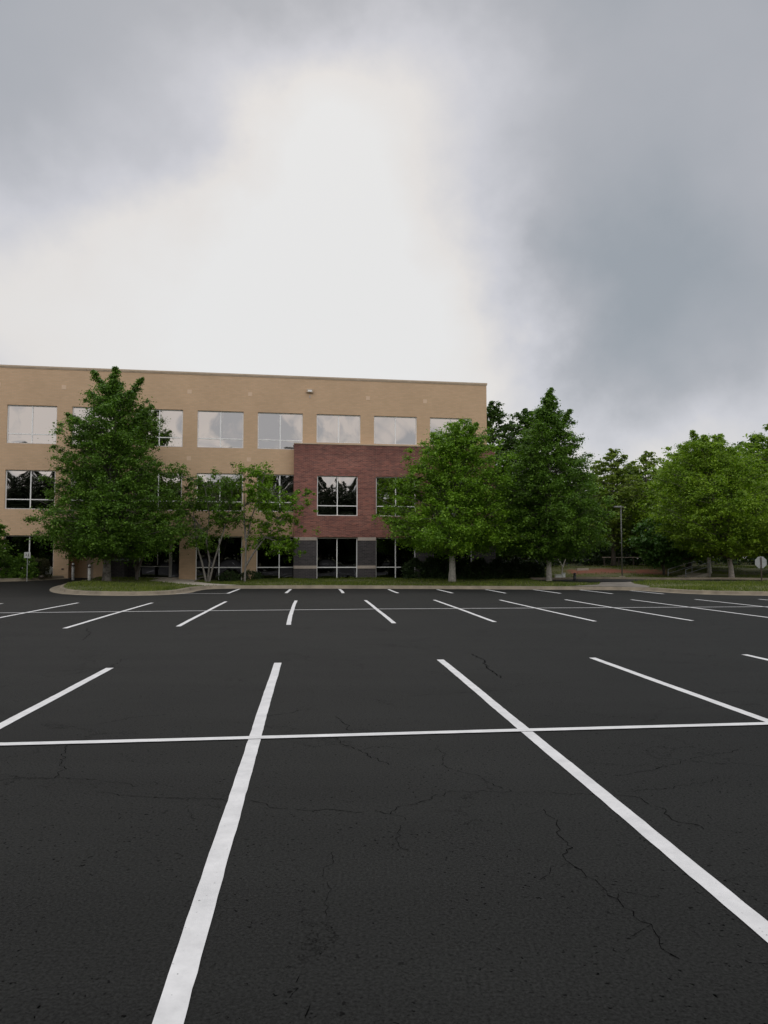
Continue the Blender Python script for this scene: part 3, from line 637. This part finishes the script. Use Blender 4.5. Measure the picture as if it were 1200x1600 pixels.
def copy_tree(src, loc, rz, sc, label, cat='tree', group=None):
    r = src.copy(); C.objects.link(r); r.location = loc; r.rotation_euler = (0, 0, rz); r.scale = sc
    for k_ in ('group',):
        if k_ in r: del r[k_]
    tag(r, label, cat, group)
    for ch in [c for c in src.children]:
        c = ch.copy(); C.objects.link(c); c.parent = r
    return r
def gz(x, y): return float(land_z(x, y))
def P3(px, Y): x = at(px, Y); return (x, Y, gz(x, Y))

# the big maple on the island
tree('maple_tree', P3(168, 46.6), [(1.7, 2.6), (2.5, 4.0), (3.6, 4.5), (5, 4.1), (6.2, 3.7), (7.4, 3.5), (8.4, 2.9), (9.6, 2.75), (10.8, 2.2), (11.6, 1.5), (12.0, .8), (12.4, .3)], 11, M['leaf_deep'], M['bark_mid'],
     'tallest dense dark green maple on the kerbed island in front of the left windows', nbr=190, ncl=8, npl=125, size=.12, crad=.60, flat=.58, rise=.55, trunk_r=.22, lean=(.25, 0), droop=.06, lump=.26, tops=[(-1.15, .2, 12.9, .8), (.35, -.2, 13.0, .8), (1.9, .1, 12.4, .7), (-2.6, 0, 10.2, .7), (2.7, -.5, 10.6, .6)])
tree('maple_tree', P3(706, 48.2), [(2.2, 3.0), (2.9, 4.7), (3.8, 4.6), (5.0, 3.9), (6.4, 3.4), (7.7, 3.0), (8.8, 2.5), (9.7, 1.7), (10.2, .7)], 21, M['leaf_bright'], M['bark_pale'],
     'bright green maple with a straight pale trunk in front of the red brick bay', nbr=150, ncl=8, npl=125, size=.125, crad=.62, flat=.58, rise=.55, trunk_r=.20, lean=(.5, 0), droop=.05, lump=.26, tops=[(-1.2, -.3, 9.3, .7), (1.6, .2, 10.0, .7)])
tree('maple_tree', P3(857, 48.8), [(1.8, 2.0), (2.6, 3.2), (3.8, 3.9), (5.2, 3.7), (6.6, 3.2), (8, 2.6), (9.3, 2.1), (10.4, 1.5), (11.3, .8), (12.0, .25)], 32, M['leaf_mid'], M['bark_pale'],
     'cone shaped deep green maple right of the building corner with a thin tip', nbr=180, ncl=8, npl=125, size=.12, crad=.58, flat=.55, rise=.5, trunk_r=.15, lean=(.1, 0), droop=.04, lump=.2, tops=[(.3, 0, 12.3, .5), (1.5, 0, 10.9, .6)])
# slender multi-stemmed trees in the bed
def stems_tree(name, loc, stems, sprays, seed, leafm, barkm, label, npl=60, size=.125, r0=.07):
    rng = np.random.default_rng(seed); root = empty(name, loc); tag(root, label, 'tree'); mb = MB(); lb = MB(); cen = []; cr = []; ends = []
    for st in stems:
        P = [Vector(p) for p in st]; mb.tube(P, [r0*(1-.72*i/(len(P)-1)) for i in range(len(P))], 8, cap=False)
        ends += [P[-1], P[-2].lerp(P[-1], .5), P[-2]]
    for (x, y, z, r, n) in sprays:
        c = Vector((x, y, z)); e = min(ends, key=lambda q: (q-c).length+max(0, q.z-c.z)*2)
        m1 = e.lerp(c, .5)+Vector((0, 0, .15)); lb.tube([e, m1, c], [.022, .014, .006], 5, cap=False)
        for j in range(n):
            q = c+Vector((rng.normal()*r*.6, rng.normal()*r*.6, rng.normal()*r*.42)); cen.append(tuple(q)); cr.append(r*rng.uniform(.3, .6)); lb.tube([m1.lerp(c, rng.uniform(.2, 1)), q], [.008, .004], 4, cap=False)
    leaf_mesh('crown', leaves(rng, np.array(cen), np.array(cr), npl, size, .8), leafm, root)
    mb.build('trunk', barkm, root, True); lb.build('limbs', barkm, root, True); return root
rs_ = random.Random(3)
def sprays(boxes):
    out = []
    for (x0, x1, z0, z1, n, r) in boxes:
        for _ in range(n): out.append((rs_.uniform(x0, x1), rs_.uniform(-1.0, 1.0), rs_.uniform(z0, z1), r*rs_.uniform(.7, 1.5), 10))
    return out
stems_tree('dogwood_tree', P3(325, 48.6), [[(-.05, 0, -.1), (-.35, 0, 1.2), (-.75, .1, 2.4), (-.9, .1, 4.0), (-1.2, .2, 5.4)], [(.0, .1, -.1), (.1, .1, 1.3), (-.1, .0, 2.6), (.1, -.1, 4.2), (-.2, -.2, 6.0)], [(.1, -.05, -.1), (.45, -.1, 1.4), (.9, -.2, 2.8), (1.3, -.2, 4.2), (1.5, 0, 5.6)]],
    sprays([(-2.1, -.4, 5.0, 6.9, 7, .7), (-.6, 1.5, 4.6, 6.9, 9, .65), (-2.0, -.8, 2.6, 4.8, 6, .7), (.6, 2.0, 3.0, 5.0, 6, .6), (-2.2, 0.6, 2.2, 3.6, 9, .6), (-1.4, 1.2, 3.6, 5.4, 7, .6)]), 41, M['leaf_mid'], M['bark_stem'], 'slender tree with three pale forked stems beside the entrance pier', npl=42)
stems_tree('dogwood_tree', P3(383, 48.6), [[(0, 0, -.1), (.05, 0, 1.2), (.05, 0, 2.4), (.35, .1, 4.0), (.9, .1, 5.6), (1.2, 0, 6.9)], [(.05, 0, 1.0), (.6, -.1, 1.9), (1.3, -.2, 2.8), (2.1, -.2, 3.6)], [(.05, .0, 2.6), (-.1, .1, 4.0), (-.1, .2, 5.6)]],
    sprays([(-.2, 1.4, 5.4, 7.1, 9, .6), (.2, 2.6, 4.6, 5.8, 7, .6), (1.4, 3.4, 3.6, 5.0, 8, .6), (.4, 2.6, 2.2, 3.6, 9, .6), (2.6, 3.8, 5.0, 5.8, 3, .5), (1.9, 3.4, 1.9, 2.9, 5, .5)]), 43, M['leaf_bright'], M['bark_stem'], 'thin airy tree spreading to the right beside the red brick bay', npl=40, r0=.075)
stems_tree('dogwood_tree', P3(215, 48.4), [[(0, 0, -.1), (-.05, 0, .7), (-.5, .1, 1.7), (-.9, .1, 2.9)], [(0, 0, .5), (.4, -.1, 1.5), (.6, -.1, 2.8)], [(0, 0, -.1), (0, .1, 1.6), (.1, .2, 3.0)]],
    sprays([(-1.8, .0, 2.4, 3.8, 8, .7), (.0, 2.0, 2.4, 3.9, 9, .7)]), 47, M['leaf_deep'], M['bark_dark'], 'low forked tree in deep shade under the big maple', npl=60, r0=.11)
stems_tree('dogwood_tree', P3(877, 54), [[(0, 0, -.1), (.05, 0, .8), (-.4, 0, 1.6), (-.7, 0, 2.4)], [(.05, 0, .7), (.3, 0, 1.4), (.7, 0, 2.3)]],
    sprays([(-1.4, 0, 1.8, 2.6, 5, .5), (0, 1.4, 1.8, 2.7, 5, .5)]), 49, M['leaf_dark'], M['bark_pale'], 'small forked pale stemmed tree behind the white utility boxes', npl=40, r0=.06)
# behind the building corner
def ZH(py, Y): return EYE+(872-py)/F_PX*Y       # height seen at row py, at depth Y
t6 = tree('poplar_tree', P3(772, 70), [(1, 2.2), (4, 3.2), (8, 3.4), (11, 3.0), (13.3, 2.2), (14.8, 1.2), (15.7, .4)], 51, M['leaf_poplar'], M['bark_dark'], 'dark narrow tree rising directly behind the building corner', nbr=90, ncl=6, npl=55, size=.26, crad=.75, lump=.2)
t7 = tree('poplar_tree', P3(822, 68), [(1, 2.4), (4, 3.2), (7, 3.3), (10, 2.8), (12.5, 2.2), (13.6, 1.3), (14.3, .5)], 53, M['leaf_poplar'], M['bark_dark'], 'dark round topped tree between the building corner and the cone shaped maple', nbr=90, ncl=6, npl=52, size=.26, crad=.75, lump=.25)
t8 = tree('pine_tree', P3(958, 66), [(2, 2.2), (4.5, 3.3), (6.5, 3.0), (8, 2.2), (9.2, 1.4), (10.1, .4)], 55, M['leaf_pine'], M['bark_dark'], 'dark pointed pine behind the lamp post', nbr=90, ncl=6, npl=46, size=.22, crad=.6, lump=.28, flat=.35)
t9 = tree('pine_tree', P3(1012, 70), [(1.5, 2.6), (4, 3.6), (6.5, 3.4), (8.5, 2.4), (9.6, 1.3), (10.4, .4)], 57, M['leaf_pine'], M['bark_dark'], 'dark ragged topped pine left of the big yellow green tree', nbr=90, ncl=6, npl=46, size=.22, crad=.6, lump=.3, flat=.35)
t10 = tree('oak_tree', P3(1142, 51.6), [(1.9, 3.2), (2.6, 4.5), (3.8, 4.9), (5.2, 4.6), (6.6, 4.0), (7.9, 3.2), (8.9, 2.2), (9.7, .9)], 59, M['leaf_yellow'], M['bark_pale'], 'broad yellow green oak with pale trunk on the mound left of the road sign', nbr=190, ncl=8, npl=120, size=.125, crad=.64, rise=.5, lump=.22, trunk_r=.16, lean=(-1.7, 0), tops=[(-2.4, 0, 10.0, .8), (-.4, .3, 9.8, .8)])
tree('oak_tree', P3(1075, 62), [(1.0, 3.0), (2.5, 4.3), (4.5, 4.6), (6.5, 4.0), (8, 3.0), (9.2, 1.6), (9.9, .6)], 60, M['leaf_yellow'], M['bark_dark'], 'yellow green tree filling the wood edge between the ragged pine and the broad oak', nbr=110, ncl=7, npl=60, size=.2, crad=.7, lump=.22, trunk_r=.2)
t11 = tree('oak_tree', P3(1222, 58), [(1.4, 3.5), (3, 4.7), (5, 5.0), (7.5, 4.6), (9.3, 3.6), (10.6, 2.2), (11.4, .8)], 63, M['leaf_yellow'], M['bark_pale'], 'bright yellow green tree cut off by the right edge', nbr=120, ncl=7, npl=60, size=.22, crad=.7, lump=.2, trunk_r=.25)
tree('magnolia_tree', P3(1036, 57), [(1.0, 1.3), (1.8, 1.9), (2.8, 2.1), (3.6, 1.7), (4.5, .8)], 65, M['leaf_blue'], M['bark_dark'], 'low round blue green tree above the handrail', nbr=60, ncl=6, npl=70, size=.18, crad=.55, trunk_r=.1)
tree('oak_tree', P3(1107, 58.5), [(3, 1.6), (4.2, 2.4), (5.5, 1.6), (6.2, .6)], 66, M['leaf_mid'], M['bark_pale'], 'thin pale trunked tree in shade right of the handrail steps', nbr=30, ncl=5, npl=40, size=.2, crad=.5, trunk_r=.16)
tree('maple_tree', P3(-14, 46.0), [(1.2, .7), (1.8, .95), (2.6, 1.0), (3.3, .7), (3.8, .3)], 67, M['leaf_mid'], M['bark_dark'], 'small green tree cut off by the left edge beside the hedge', nbr=30, ncl=5, npl=50, size=.16, crad=.4, trunk_r=.06)
# wood behind, each tree its own
bx = [(745, 84, .95, 'behind the office roof end'), (795, 90, 1.0, 'deep in shade behind the dark poplars'), (850, 86, .78, 'behind the cone shaped maple'), (905, 82, .62, 'behind the right flank of the cone maple'), (935, 92, .72, 'in the gap left of the lamp post'), (985, 88, .70, 'right of the lamp post'),
      (1035, 94, .78, 'behind the ragged pine'), (1075, 84, .72, 'behind the steps'), (1130, 92, .85, 'behind the broad yellow green oak'), (1180, 86, .9, 'behind the road sign'), (1235, 90, .95, 'at the right edge of the wood'), (1290, 84, .95, 'at the far right end of the wood')]
srcs = [t9, t7, t8, t6]
for i, (px, Yd, sc, wh) in enumerate(bx):
    p = P3(px, Yd); s_ = srcs[i % 4]; h0 = {0: 10.6, 1: 14.3, 2: 10.6, 3: 15.7}[i % 4]; want = ({745: 9, 795: 10, 850: 10, 905: 10.0, 935: 11, 985: 11.0, 1035: 12, 1075: 12, 1130: 14, 1180: 14, 1235: 14, 1290: 14})[px]
    k_ = want/h0; copy_tree(s_, p, i*1.3, (max(k_, 1.0)*1.15, max(k_, 1.0)*1.15, k_), 'dark woodland tree '+wh, 'tree', 'trees of the dark wood')
# undergrowth of the wood: nobody could count it
rng = np.random.default_rng(77); n = 1150
px_ = rng.uniform(735, 1380, n); Yd = rng.uniform(68, 108, n); X_ = (px_-600)/1200*Yd; cz = np.array([gz(a, b) for a, b in zip(X_, Yd)])
V = leaves(rng, np.column_stack([X_, Yd, cz+rng.uniform(.1, 5.0, n)*np.where(Yd > 96, .6, 1)]), rng.uniform(1.1, 1.9, n), 80, .34, .7)
o = leaf_mesh('undergrowth', V, M['leaf_dark'], None); tag(o, 'dark undergrowth filling the wood behind the slope', 'undergrowth', kind='stuff')
# the wood on the far side of the lot, seen in the window glass
for i in range(46):
    q0 = random.Random(i); row = i % 2; xx = -75+(i//2)*7.2+row*3.6+q0.uniform(-1, 1); yy = -56-row*9+q0.uniform(-2, 2); s_ = [t7, t6, t9][i % 3]; h0 = [14.3, 15.7, 10.6][i % 3]
    hh = q0.uniform(17.3, 20.0)+row*2.4; q = hh/h0
    mt = copy_tree(s_, (xx, yy, -.3), i*2.1, (q*1.5, q*1.5, q), 'dark tree across the lot mirrored in the window glass', 'tree', 'trees mirrored in the windows')
    for ch in mt.children:
        if ch.name.startswith('crown'): ch.material_slots[0].link = 'OBJECT'; ch.material_slots[0].material = M['leaf_far']
rng = np.random.default_rng(78); n = 700
V = leaves(rng, np.column_stack([rng.uniform(-90, 100, n), rng.uniform(-75, -58, n), rng.uniform(-.3, 11.0, n)]), rng.uniform(1.6, 2.8, n), 60, .6, .8)
o = leaf_mesh('undergrowth', V, M['leaf_far'], None); tag(o, 'dark undergrowth of the wood mirrored in the lower windows', 'undergrowth', kind='stuff')

# shrubs ----------------------------------------------------------------------
def shrub(name, loc, rx, ry, h, seed, leafm, label, group=None, n=150, npl=46, size=.09):
    rng = np.random.default_rng(seed); root = empty(name, loc); tag(root, label, 'shrub', group)
    th = rng.uniform(0, 6.283, n); u = rng.uniform(0, 1, n); zz = u*h; rr = (1-np.clip((u-.55)/.45, 0, 1)**2.2*.75)*rng.uniform(.6, 1.0, n)
    cen = np.column_stack([np.cos(th)*rx*rr, np.sin(th)*ry*rr, zz*(.92+.08*np.sin(th*3))])
    leaf_mesh('foliage', leaves(rng, cen, rng.uniform(.14, .28, n), npl, size, .8, .5), leafm, root)
    mb = MB()
    for a in range(5): mb.tube([(0, 0, -.1), (math.cos(a*1.26)*rx*.3, math.sin(a*1.26)*ry*.3, h*.4), (math.cos(a*1.26)*rx*.6, math.sin(a*1.26)*ry*.6, h*.8)], [.03, .02, .008], 5, cap=False)
    mb.build('stems', M['bark_dark'], root, True); return root
hl = ['rounded dark shrub at the left end of the long hedge by the red bay', 'dark shrub second from the left in the long hedge', 'dark shrub just left of the pale maple trunk in the hedge', 'dark shrub just right of the pale maple trunk in the hedge', 'dark shrub in the middle right of the long hedge', 'dark shrub third from the right end of the long hedge',
      'dark shrub second from the right end of the long hedge', 'rounded dark shrub at the right end of the long hedge by the cone maple']
for i, px in enumerate([648, 676, 694, 722, 750, 778, 806, 832]):
    shrub('hedge_shrub', P3(px, 50.6+.15*i), .78, .6, [1.45, 1.5, 1.4, 1.3, 1.35, 1.4, 1.45, 1.35][i], 100+i, M['leaf_dark'], hl[i], 'shrubs of the dark hedge', n=170, npl=52, size=.10)
for i, (px, wh) in enumerate([(-22, 'cut off by the left edge of the clipped hedge'), (8, 'left of the white notice sign in the clipped hedge'), (38, 'directly behind the white notice sign')]):
    shrub('hedge_shrub', P3(px, 47.7), .85, .55, 1.45, 120+i, M['leaf_deep'], 'green clipped shrub '+wh, 'shrubs of the left hedge', n=170, npl=52, size=.09)
shrub('bush', P3(64, 48.4), .6, .5, 1.15, 130, leaf_mat('leaf_brown_green', (.05, .055, .03), (.10, .095, .055)), 'loose brownish bush between the clipped hedge and the white disc', size=.08)
for px, Yd, lb in [(360, 50.2, 'low dark shrub under the window between two slender trees'), (393, 50.6, 'small dark shrub beside the tan pier')]:
    shrub('low_shrub', P3(px, Yd), .7, .4, .65, int(px), M['leaf_dark'], lb, n=70, npl=40, size=.08)

# grass: nobody could count the blades
rng = np.random.default_rng(8); pts = []
n = 210000; xx = rng.uniform(-18.5, 36, n); yy = rng.uniform(35, 66, n)
poly = np.array([tuple(p) for p in (KP+KN*.2)]+[(75, 67), (-18.7, 67)]); ins = np.zeros(n, bool)
for i in range(len(poly)):
    a, b = poly[i], poly[(i+1) % len(poly)]
    ins ^= ((a[1] > yy) != (b[1] > yy)) & (xx < (b[0]-a[0])*(yy-a[1])/(b[1]-a[1]+1e-12)+a[0])
front = yy < BO[1]+(xx-BO[0])*math.tan(FA)-.3
front |= xx > 7.6
def in_poly(P):
    q = np.zeros(n, bool); P = np.array(P)
    for i in range(len(P)):
        a, b = P[i], P[(i+1) % len(P)]; q ^= ((a[1] > yy) != (b[1] > yy)) & (xx < (b[0]-a[0])*(yy-a[1])/(b[1]-a[1]+1e-12)+a[0])
    return q
skip = in_poly([(-14.9, 52), (-14.6, 48.0), (-12.2, 45.2), (-10.15, 43.6), (-9.3, 44.0), (-8.2, 44.3), (-10.2, 46.2), (-12.0, 48.5), (-12.4, 52)]) | in_poly([(10.2, 42.5), (12.6, 42.0), (14.1, 41.0), (14.7, 42.6), (14.6, 45.0), (14.9, 46.6), (13.2, 46.9), (12.4, 44.6)]) | in_poly([tuple(p) for p in path_near]+[tuple(p) for p in path_far[::-1]])
thin = (rng.uniform(0, 1, n) > straw(xx, yy)*1.9) & ((xx > 8.5) | (yy < 55)) & ((yy < 53) | (np.sin(xx*1.7+yy)+np.sin(yy*2.3-xx*.8)+rng.uniform(-1, 1, n) > -.2))
keep = ins & front & ~skip & thin; xx, yy = xx[keep], yy[keep]; n = len(xx); zz = land_z(xx, yy)
h_ = rng.uniform(.05, .13, n)*(.8+.5*np.sin(xx*.7)*np.sin(yy*.9+1)); a = rng.uniform(0, 6.28, n); w_ = .016
bx_, by_ = np.cos(a)*w_, np.sin(a)*w_; lx, ly = rng.normal(0, .03, n), rng.normal(0, .03, n)
V = np.stack([np.column_stack([xx-bx_, yy-by_, zz-.01]), np.column_stack([xx+bx_, yy+by_, zz-.01]), np.column_stack([xx+lx+bx_*.3, yy+ly+by_*.3, zz+h_]), np.column_stack([xx+lx-bx_*.3, yy+ly-by_*.3, zz+h_])], 1).reshape(-1, 3)
o = leaf_mesh('grass', V, M['grass_blade'], None); tag(o, 'short green grass covering the island and the verges', 'grass', kind='stuff')

# ------------------------------------------------------------------ small things
def bollard(px, Yd, h, label):
    x = at(px, Yd); z = float(lot_z(x, Yd)); r = empty('bollard', (x, Yd, z)); tag(r, label, 'bollard', 'bollards by the service door')
    mb = MB(); mb.tube([(0, 0, -.1), (0, 0, h), (0, 0, h+.05), (0, 0, h+.08)], [.085, .085, .065, .02], 14); mb.build('post', M['white_paint'], r, True)
    mb = MB(); mb.tube([(.0, 0, h-.14), (0, 0, h-.04)], .089, 14); mb.build('band', M['bark_dark'], r, True)
bollard(115.5, 48.6, 1.0, 'whiter bollard standing nearer the tan service door'); bollard(141, 46.4, 1.05, 'rust stained bollard at the edge of the island grass')
# notice sign on thin post
x = at(44, 46.6); r = empty('notice_sign', (x, 46.6, gz(x, 46.9))); tag(r, 'small white square notice on a thin post in front of the clipped hedge', 'sign')
mb = MB(); mb.tube([(0, 0, -.2), (0, 0, 1.62)], .022, 8); mb.build('post', M['grey_metal'], r)
mb = MB(); mb.box(-.19, .19, -.035, -.023, 1.25, 1.60); pn = mb.build('panel', M['sign_white'], r)
mb = MB()   # dark bent arrow and upright mark as on the notice
mb.box(-.13, -.04, -.037, -.035, 1.36, 1.39); mb.box(-.07, -.04, -.037, -.035, 1.392, 1.50); mb.box(-.13, -.072, -.037, -.035, 1.47, 1.50)
mb.box(.05, .085, -.037, -.035, 1.34, 1.52); mb.box(.01, .048, -.037, -.035, 1.34, 1.37); mb.box(.087, .13, -.037, -.035, 1.34, 1.37); mb.build('symbols', M['black_metal'], pn)
# back of an octagonal road sign
x = at(1188, 45.6); r = empty('road_sign', (x, 45.6, gz(x, 45.6))); tag(r, 'grey back of an octagonal road sign on a dark post at the right edge', 'sign')
mb = MB(); R8 = .37; zc = 1.14
ring = [(R8*math.cos(R(22.5+45*i)), R8*math.sin(R(22.5+45*i))) for i in range(8)]; v = [(a, .03, zc+b) for a, b in ring]+[(a, .034, zc+b) for a, b in ring]
mesh_obj('panel', v, [tuple(range(8)), tuple(range(15, 7, -1))]+[(i, i+8, (i+1) % 8+8, (i+1) % 8) for i in range(8)], M['grey_metal'], r)
mb = MB(); mb.box(-.032, .032, -.02, .028, -.3, 1.44); mb.build('post', simple('rusty_post', (.03, .02, .015), (.07, .045, .03), 9, .8), r)
mb = MB(); mb.tube([(0, -.022, 1.35), (0, -.03, 1.35)], .012, 6); mb.tube([(0, -.022, .93), (0, -.03, .93)], .012, 6); mb.build('bolt', M['grey_metal'], r)
# lamp post
x = at(971, 54.5); r = empty('street_lamp', (x, 54.5, gz(x, 54.5))); tag(r, 'tall thin grey lamp post with a flat head beyond the path', 'street lamp')
mb = MB(); mb.tube([(0, 0, -.1), (0, 0, .12)], .22, 14); mb.build('base', M['concrete'], r)
mb = MB(); mb.tube([(0, 0, .1), (0, 0, 5.15)], [.048, .036], 12); mb.build('pole', M['lamp_metal'], r, True)
mb = MB(); mb.box(-.08, .22, -.03, .03, 5.02, 5.10); mb.build('arm', M['lamp_metal'], r)
mb = MB(); mb.box(-.48, -.06, -.13, .13, 5.02, 5.11); hd = mb.build('lamp_head', M['grey_metal'], r)
mb = MB(); mb.box(-.44, -.12, -.10, .10, 5.005, 5.019); mb.build('lens', M['frame'], hd)
# bollard light
x = at(897, 48.9); r = empty('bollard_light', (x, 48.9, gz(x, 48.9))); tag(r, 'short black bollard light on the grass right of the cone maple', 'bollard light')
mb = MB(); mb.tube([(0, 0, -.1), (0, 0, .36)], .09, 14); mb.build('post', M['black_metal'], r, True)
mb = MB(); mb.tube([(0, 0, .362), (0, 0, .43)], .075, 14); mb.build('lens', M['dark_trim'], r, True)
mb = MB(); mb.tube([(0, 0, .432), (0, 0, .47), (0, 0, .50)], [.10, .095, .04], 14); mb.build('cap', M['black_metal'], r, True)
# utility boxes
for px, w, h, lb in [(871.5, .22, .22, 'low white utility box left of the small forked stem'), (879.5, .10, .34, 'narrow white utility box right of the small forked stem')]:
    x = at(px, 53.2); r = empty('utility_box', (x, 53.2, gz(x, 53.2))); tag(r, lb, 'utility box', 'white utility boxes')
    mb = MB(); mb.box(-w, w, -.15, .15, -.1, h); mb.build('cabinet', M['frame'], r); mb = MB(); mb.box(-w-.02, w+.02, -.17, .17, h, h+.04); mb.build('lid', M['sign_white'], r)
x = at(857, 48.2); r = MB(); r.box(x-.16, x+.16, 48.1, 48.35, gz(x, 48.2)-.05, gz(x, 48.2)+.06); o = r.build('ground_box', M['concrete']); tag(o, 'flat pale box at the foot of the cone maple trunk', 'utility box')
x = at(910, 61); r = MB(); r.box(x-.5, x+.4, 60.8, 61.3, gz(x, 61)-.1, gz(x, 61)+.14); o = r.build('stone_slab', M['concrete']); tag(o, 'pale stone slab lying on the red straw slope', 'stone slab')
# white tilted disc and brown rock by the tan pier
x = at(78, 48.6); r = empty('disc_cover', (x, 48.6, gz(x, 48.6)+.02), R(25)); tag(r, 'white tilted oval disc leaning by the tan pier and bush', 'disc cover')
v = []; f = []
for i, (rr, yy_) in enumerate([(0.001, -.14), (.10, -.13), (.19, -.09), (.25, -.02), (.26, .02), (.18, .06), (.001, .08)]):
    for j in range(18): a = 2*math.pi*j/18; v.append((rr*.75*math.cos(a)+.25*(math.sin(a)*rr), yy_+math.sin(a)*rr*.25, .34+rr*1.2*math.sin(a)))
for i in range(6):
    for j in range(18): f.append((i*18+j, i*18+(j+1) % 18, (i+1)*18+(j+1) % 18, (i+1)*18+j))
mesh_obj('dish', v, f, M['white_paint'] if False else M['sign_white'], r, smooth=True)
mb = MB(); mb.tube([(0, .05, -.1), (0, .05, .3)], .03, 8); mb.build('stand', M['grey_metal'], r)
def rock(px, Yd, s, label, m='stone_band'):
    x = at(px, Yd); bm = bmesh.new(); bmesh.ops.create_icosphere(bm, subdivisions=2, radius=s); rr = random.Random(int(px))
    for vv in bm.verts: vv.co *= rr.uniform(.82, 1.12); vv.co.z *= .65
    me = bpy.data.meshes.new('rock'); bm.to_mesh(me); bm.free(); me.materials.append(M[m]); o = bpy.data.objects.new('rock', me); C.objects.link(o); o.location = (x, Yd, gz(x, Yd)+s*.3); tag(o, label, 'rock')
rock(66.5, 47.9, .16, 'small brown rock at the foot of the brownish bush', 'bark_dark')
# steps with handrails on the slope
x0 = at(1062, 54.5); st = empty('steps', (x0, 55.2, gz(x0, 55.2)-.05), R(-62)); tag(st, 'concrete steps climbing the slope beside the broad oak', 'steps')
for i in range(6): mb = MB(); mb.box(-.7, .7, i*.45, i*.45+.449, -.2, .05+i*.06); mb.build('step', M['concrete'], st)
def rail(off, label):
    c, s = math.cos(R(-62)), math.sin(R(-62)); r = empty('handrail', (x0+off*c, 55.2+off*s, gz(x0, 55.2)-.05), R(-62)); tag(r, label, 'handrail', 'handrails beside the steps')
    mb = MB(); mb.tube([(0, 0, .62), (0, 2.5, 1.15), (0, 3.0, 1.16)], .024, 8); mb.build('top_rail', M['grey_metal'], r, True)
    mb = MB(); mb.tube([(0, 0, .32), (0, 2.5, .85)], .02, 8); mb.build('mid_rail', M['grey_metal'], r, True)
    for yy_, z1 in ((0, .63), (2.5, 1.16)): mb = MB(); mb.tube([(0, yy_, -.1), (0, yy_, z1)], .026, 8); mb.build('post', M['grey_metal'], r, True)
rail(-.78, 'galvanised handrail along the left side of the concrete steps'); rail(.78, 'galvanised handrail along the right side of the concrete steps')
# distant rail seen through the wood
mb = MB(); x1, x2 = at(940, 66.2), at(1016, 66.2); g_ = gz(x1, 66.2); r = empty('guard_rail', (x1, 66.2, g_)); tag(r, 'pale horizontal guard rail in the dark wood behind the lamp post', 'guard rail')
mb.box(0, x2-x1, -.03, .03, .72, .80); mb.build('rail', M['stone_band'], r)
for t_ in (0.05, .35, .65, .95): mb = MB(); q = (x2-x1)*t_; mb.box(q-.05, q+.05, .031, .12, -.2, .78); mb.build('post', M['bark_dark'], r)
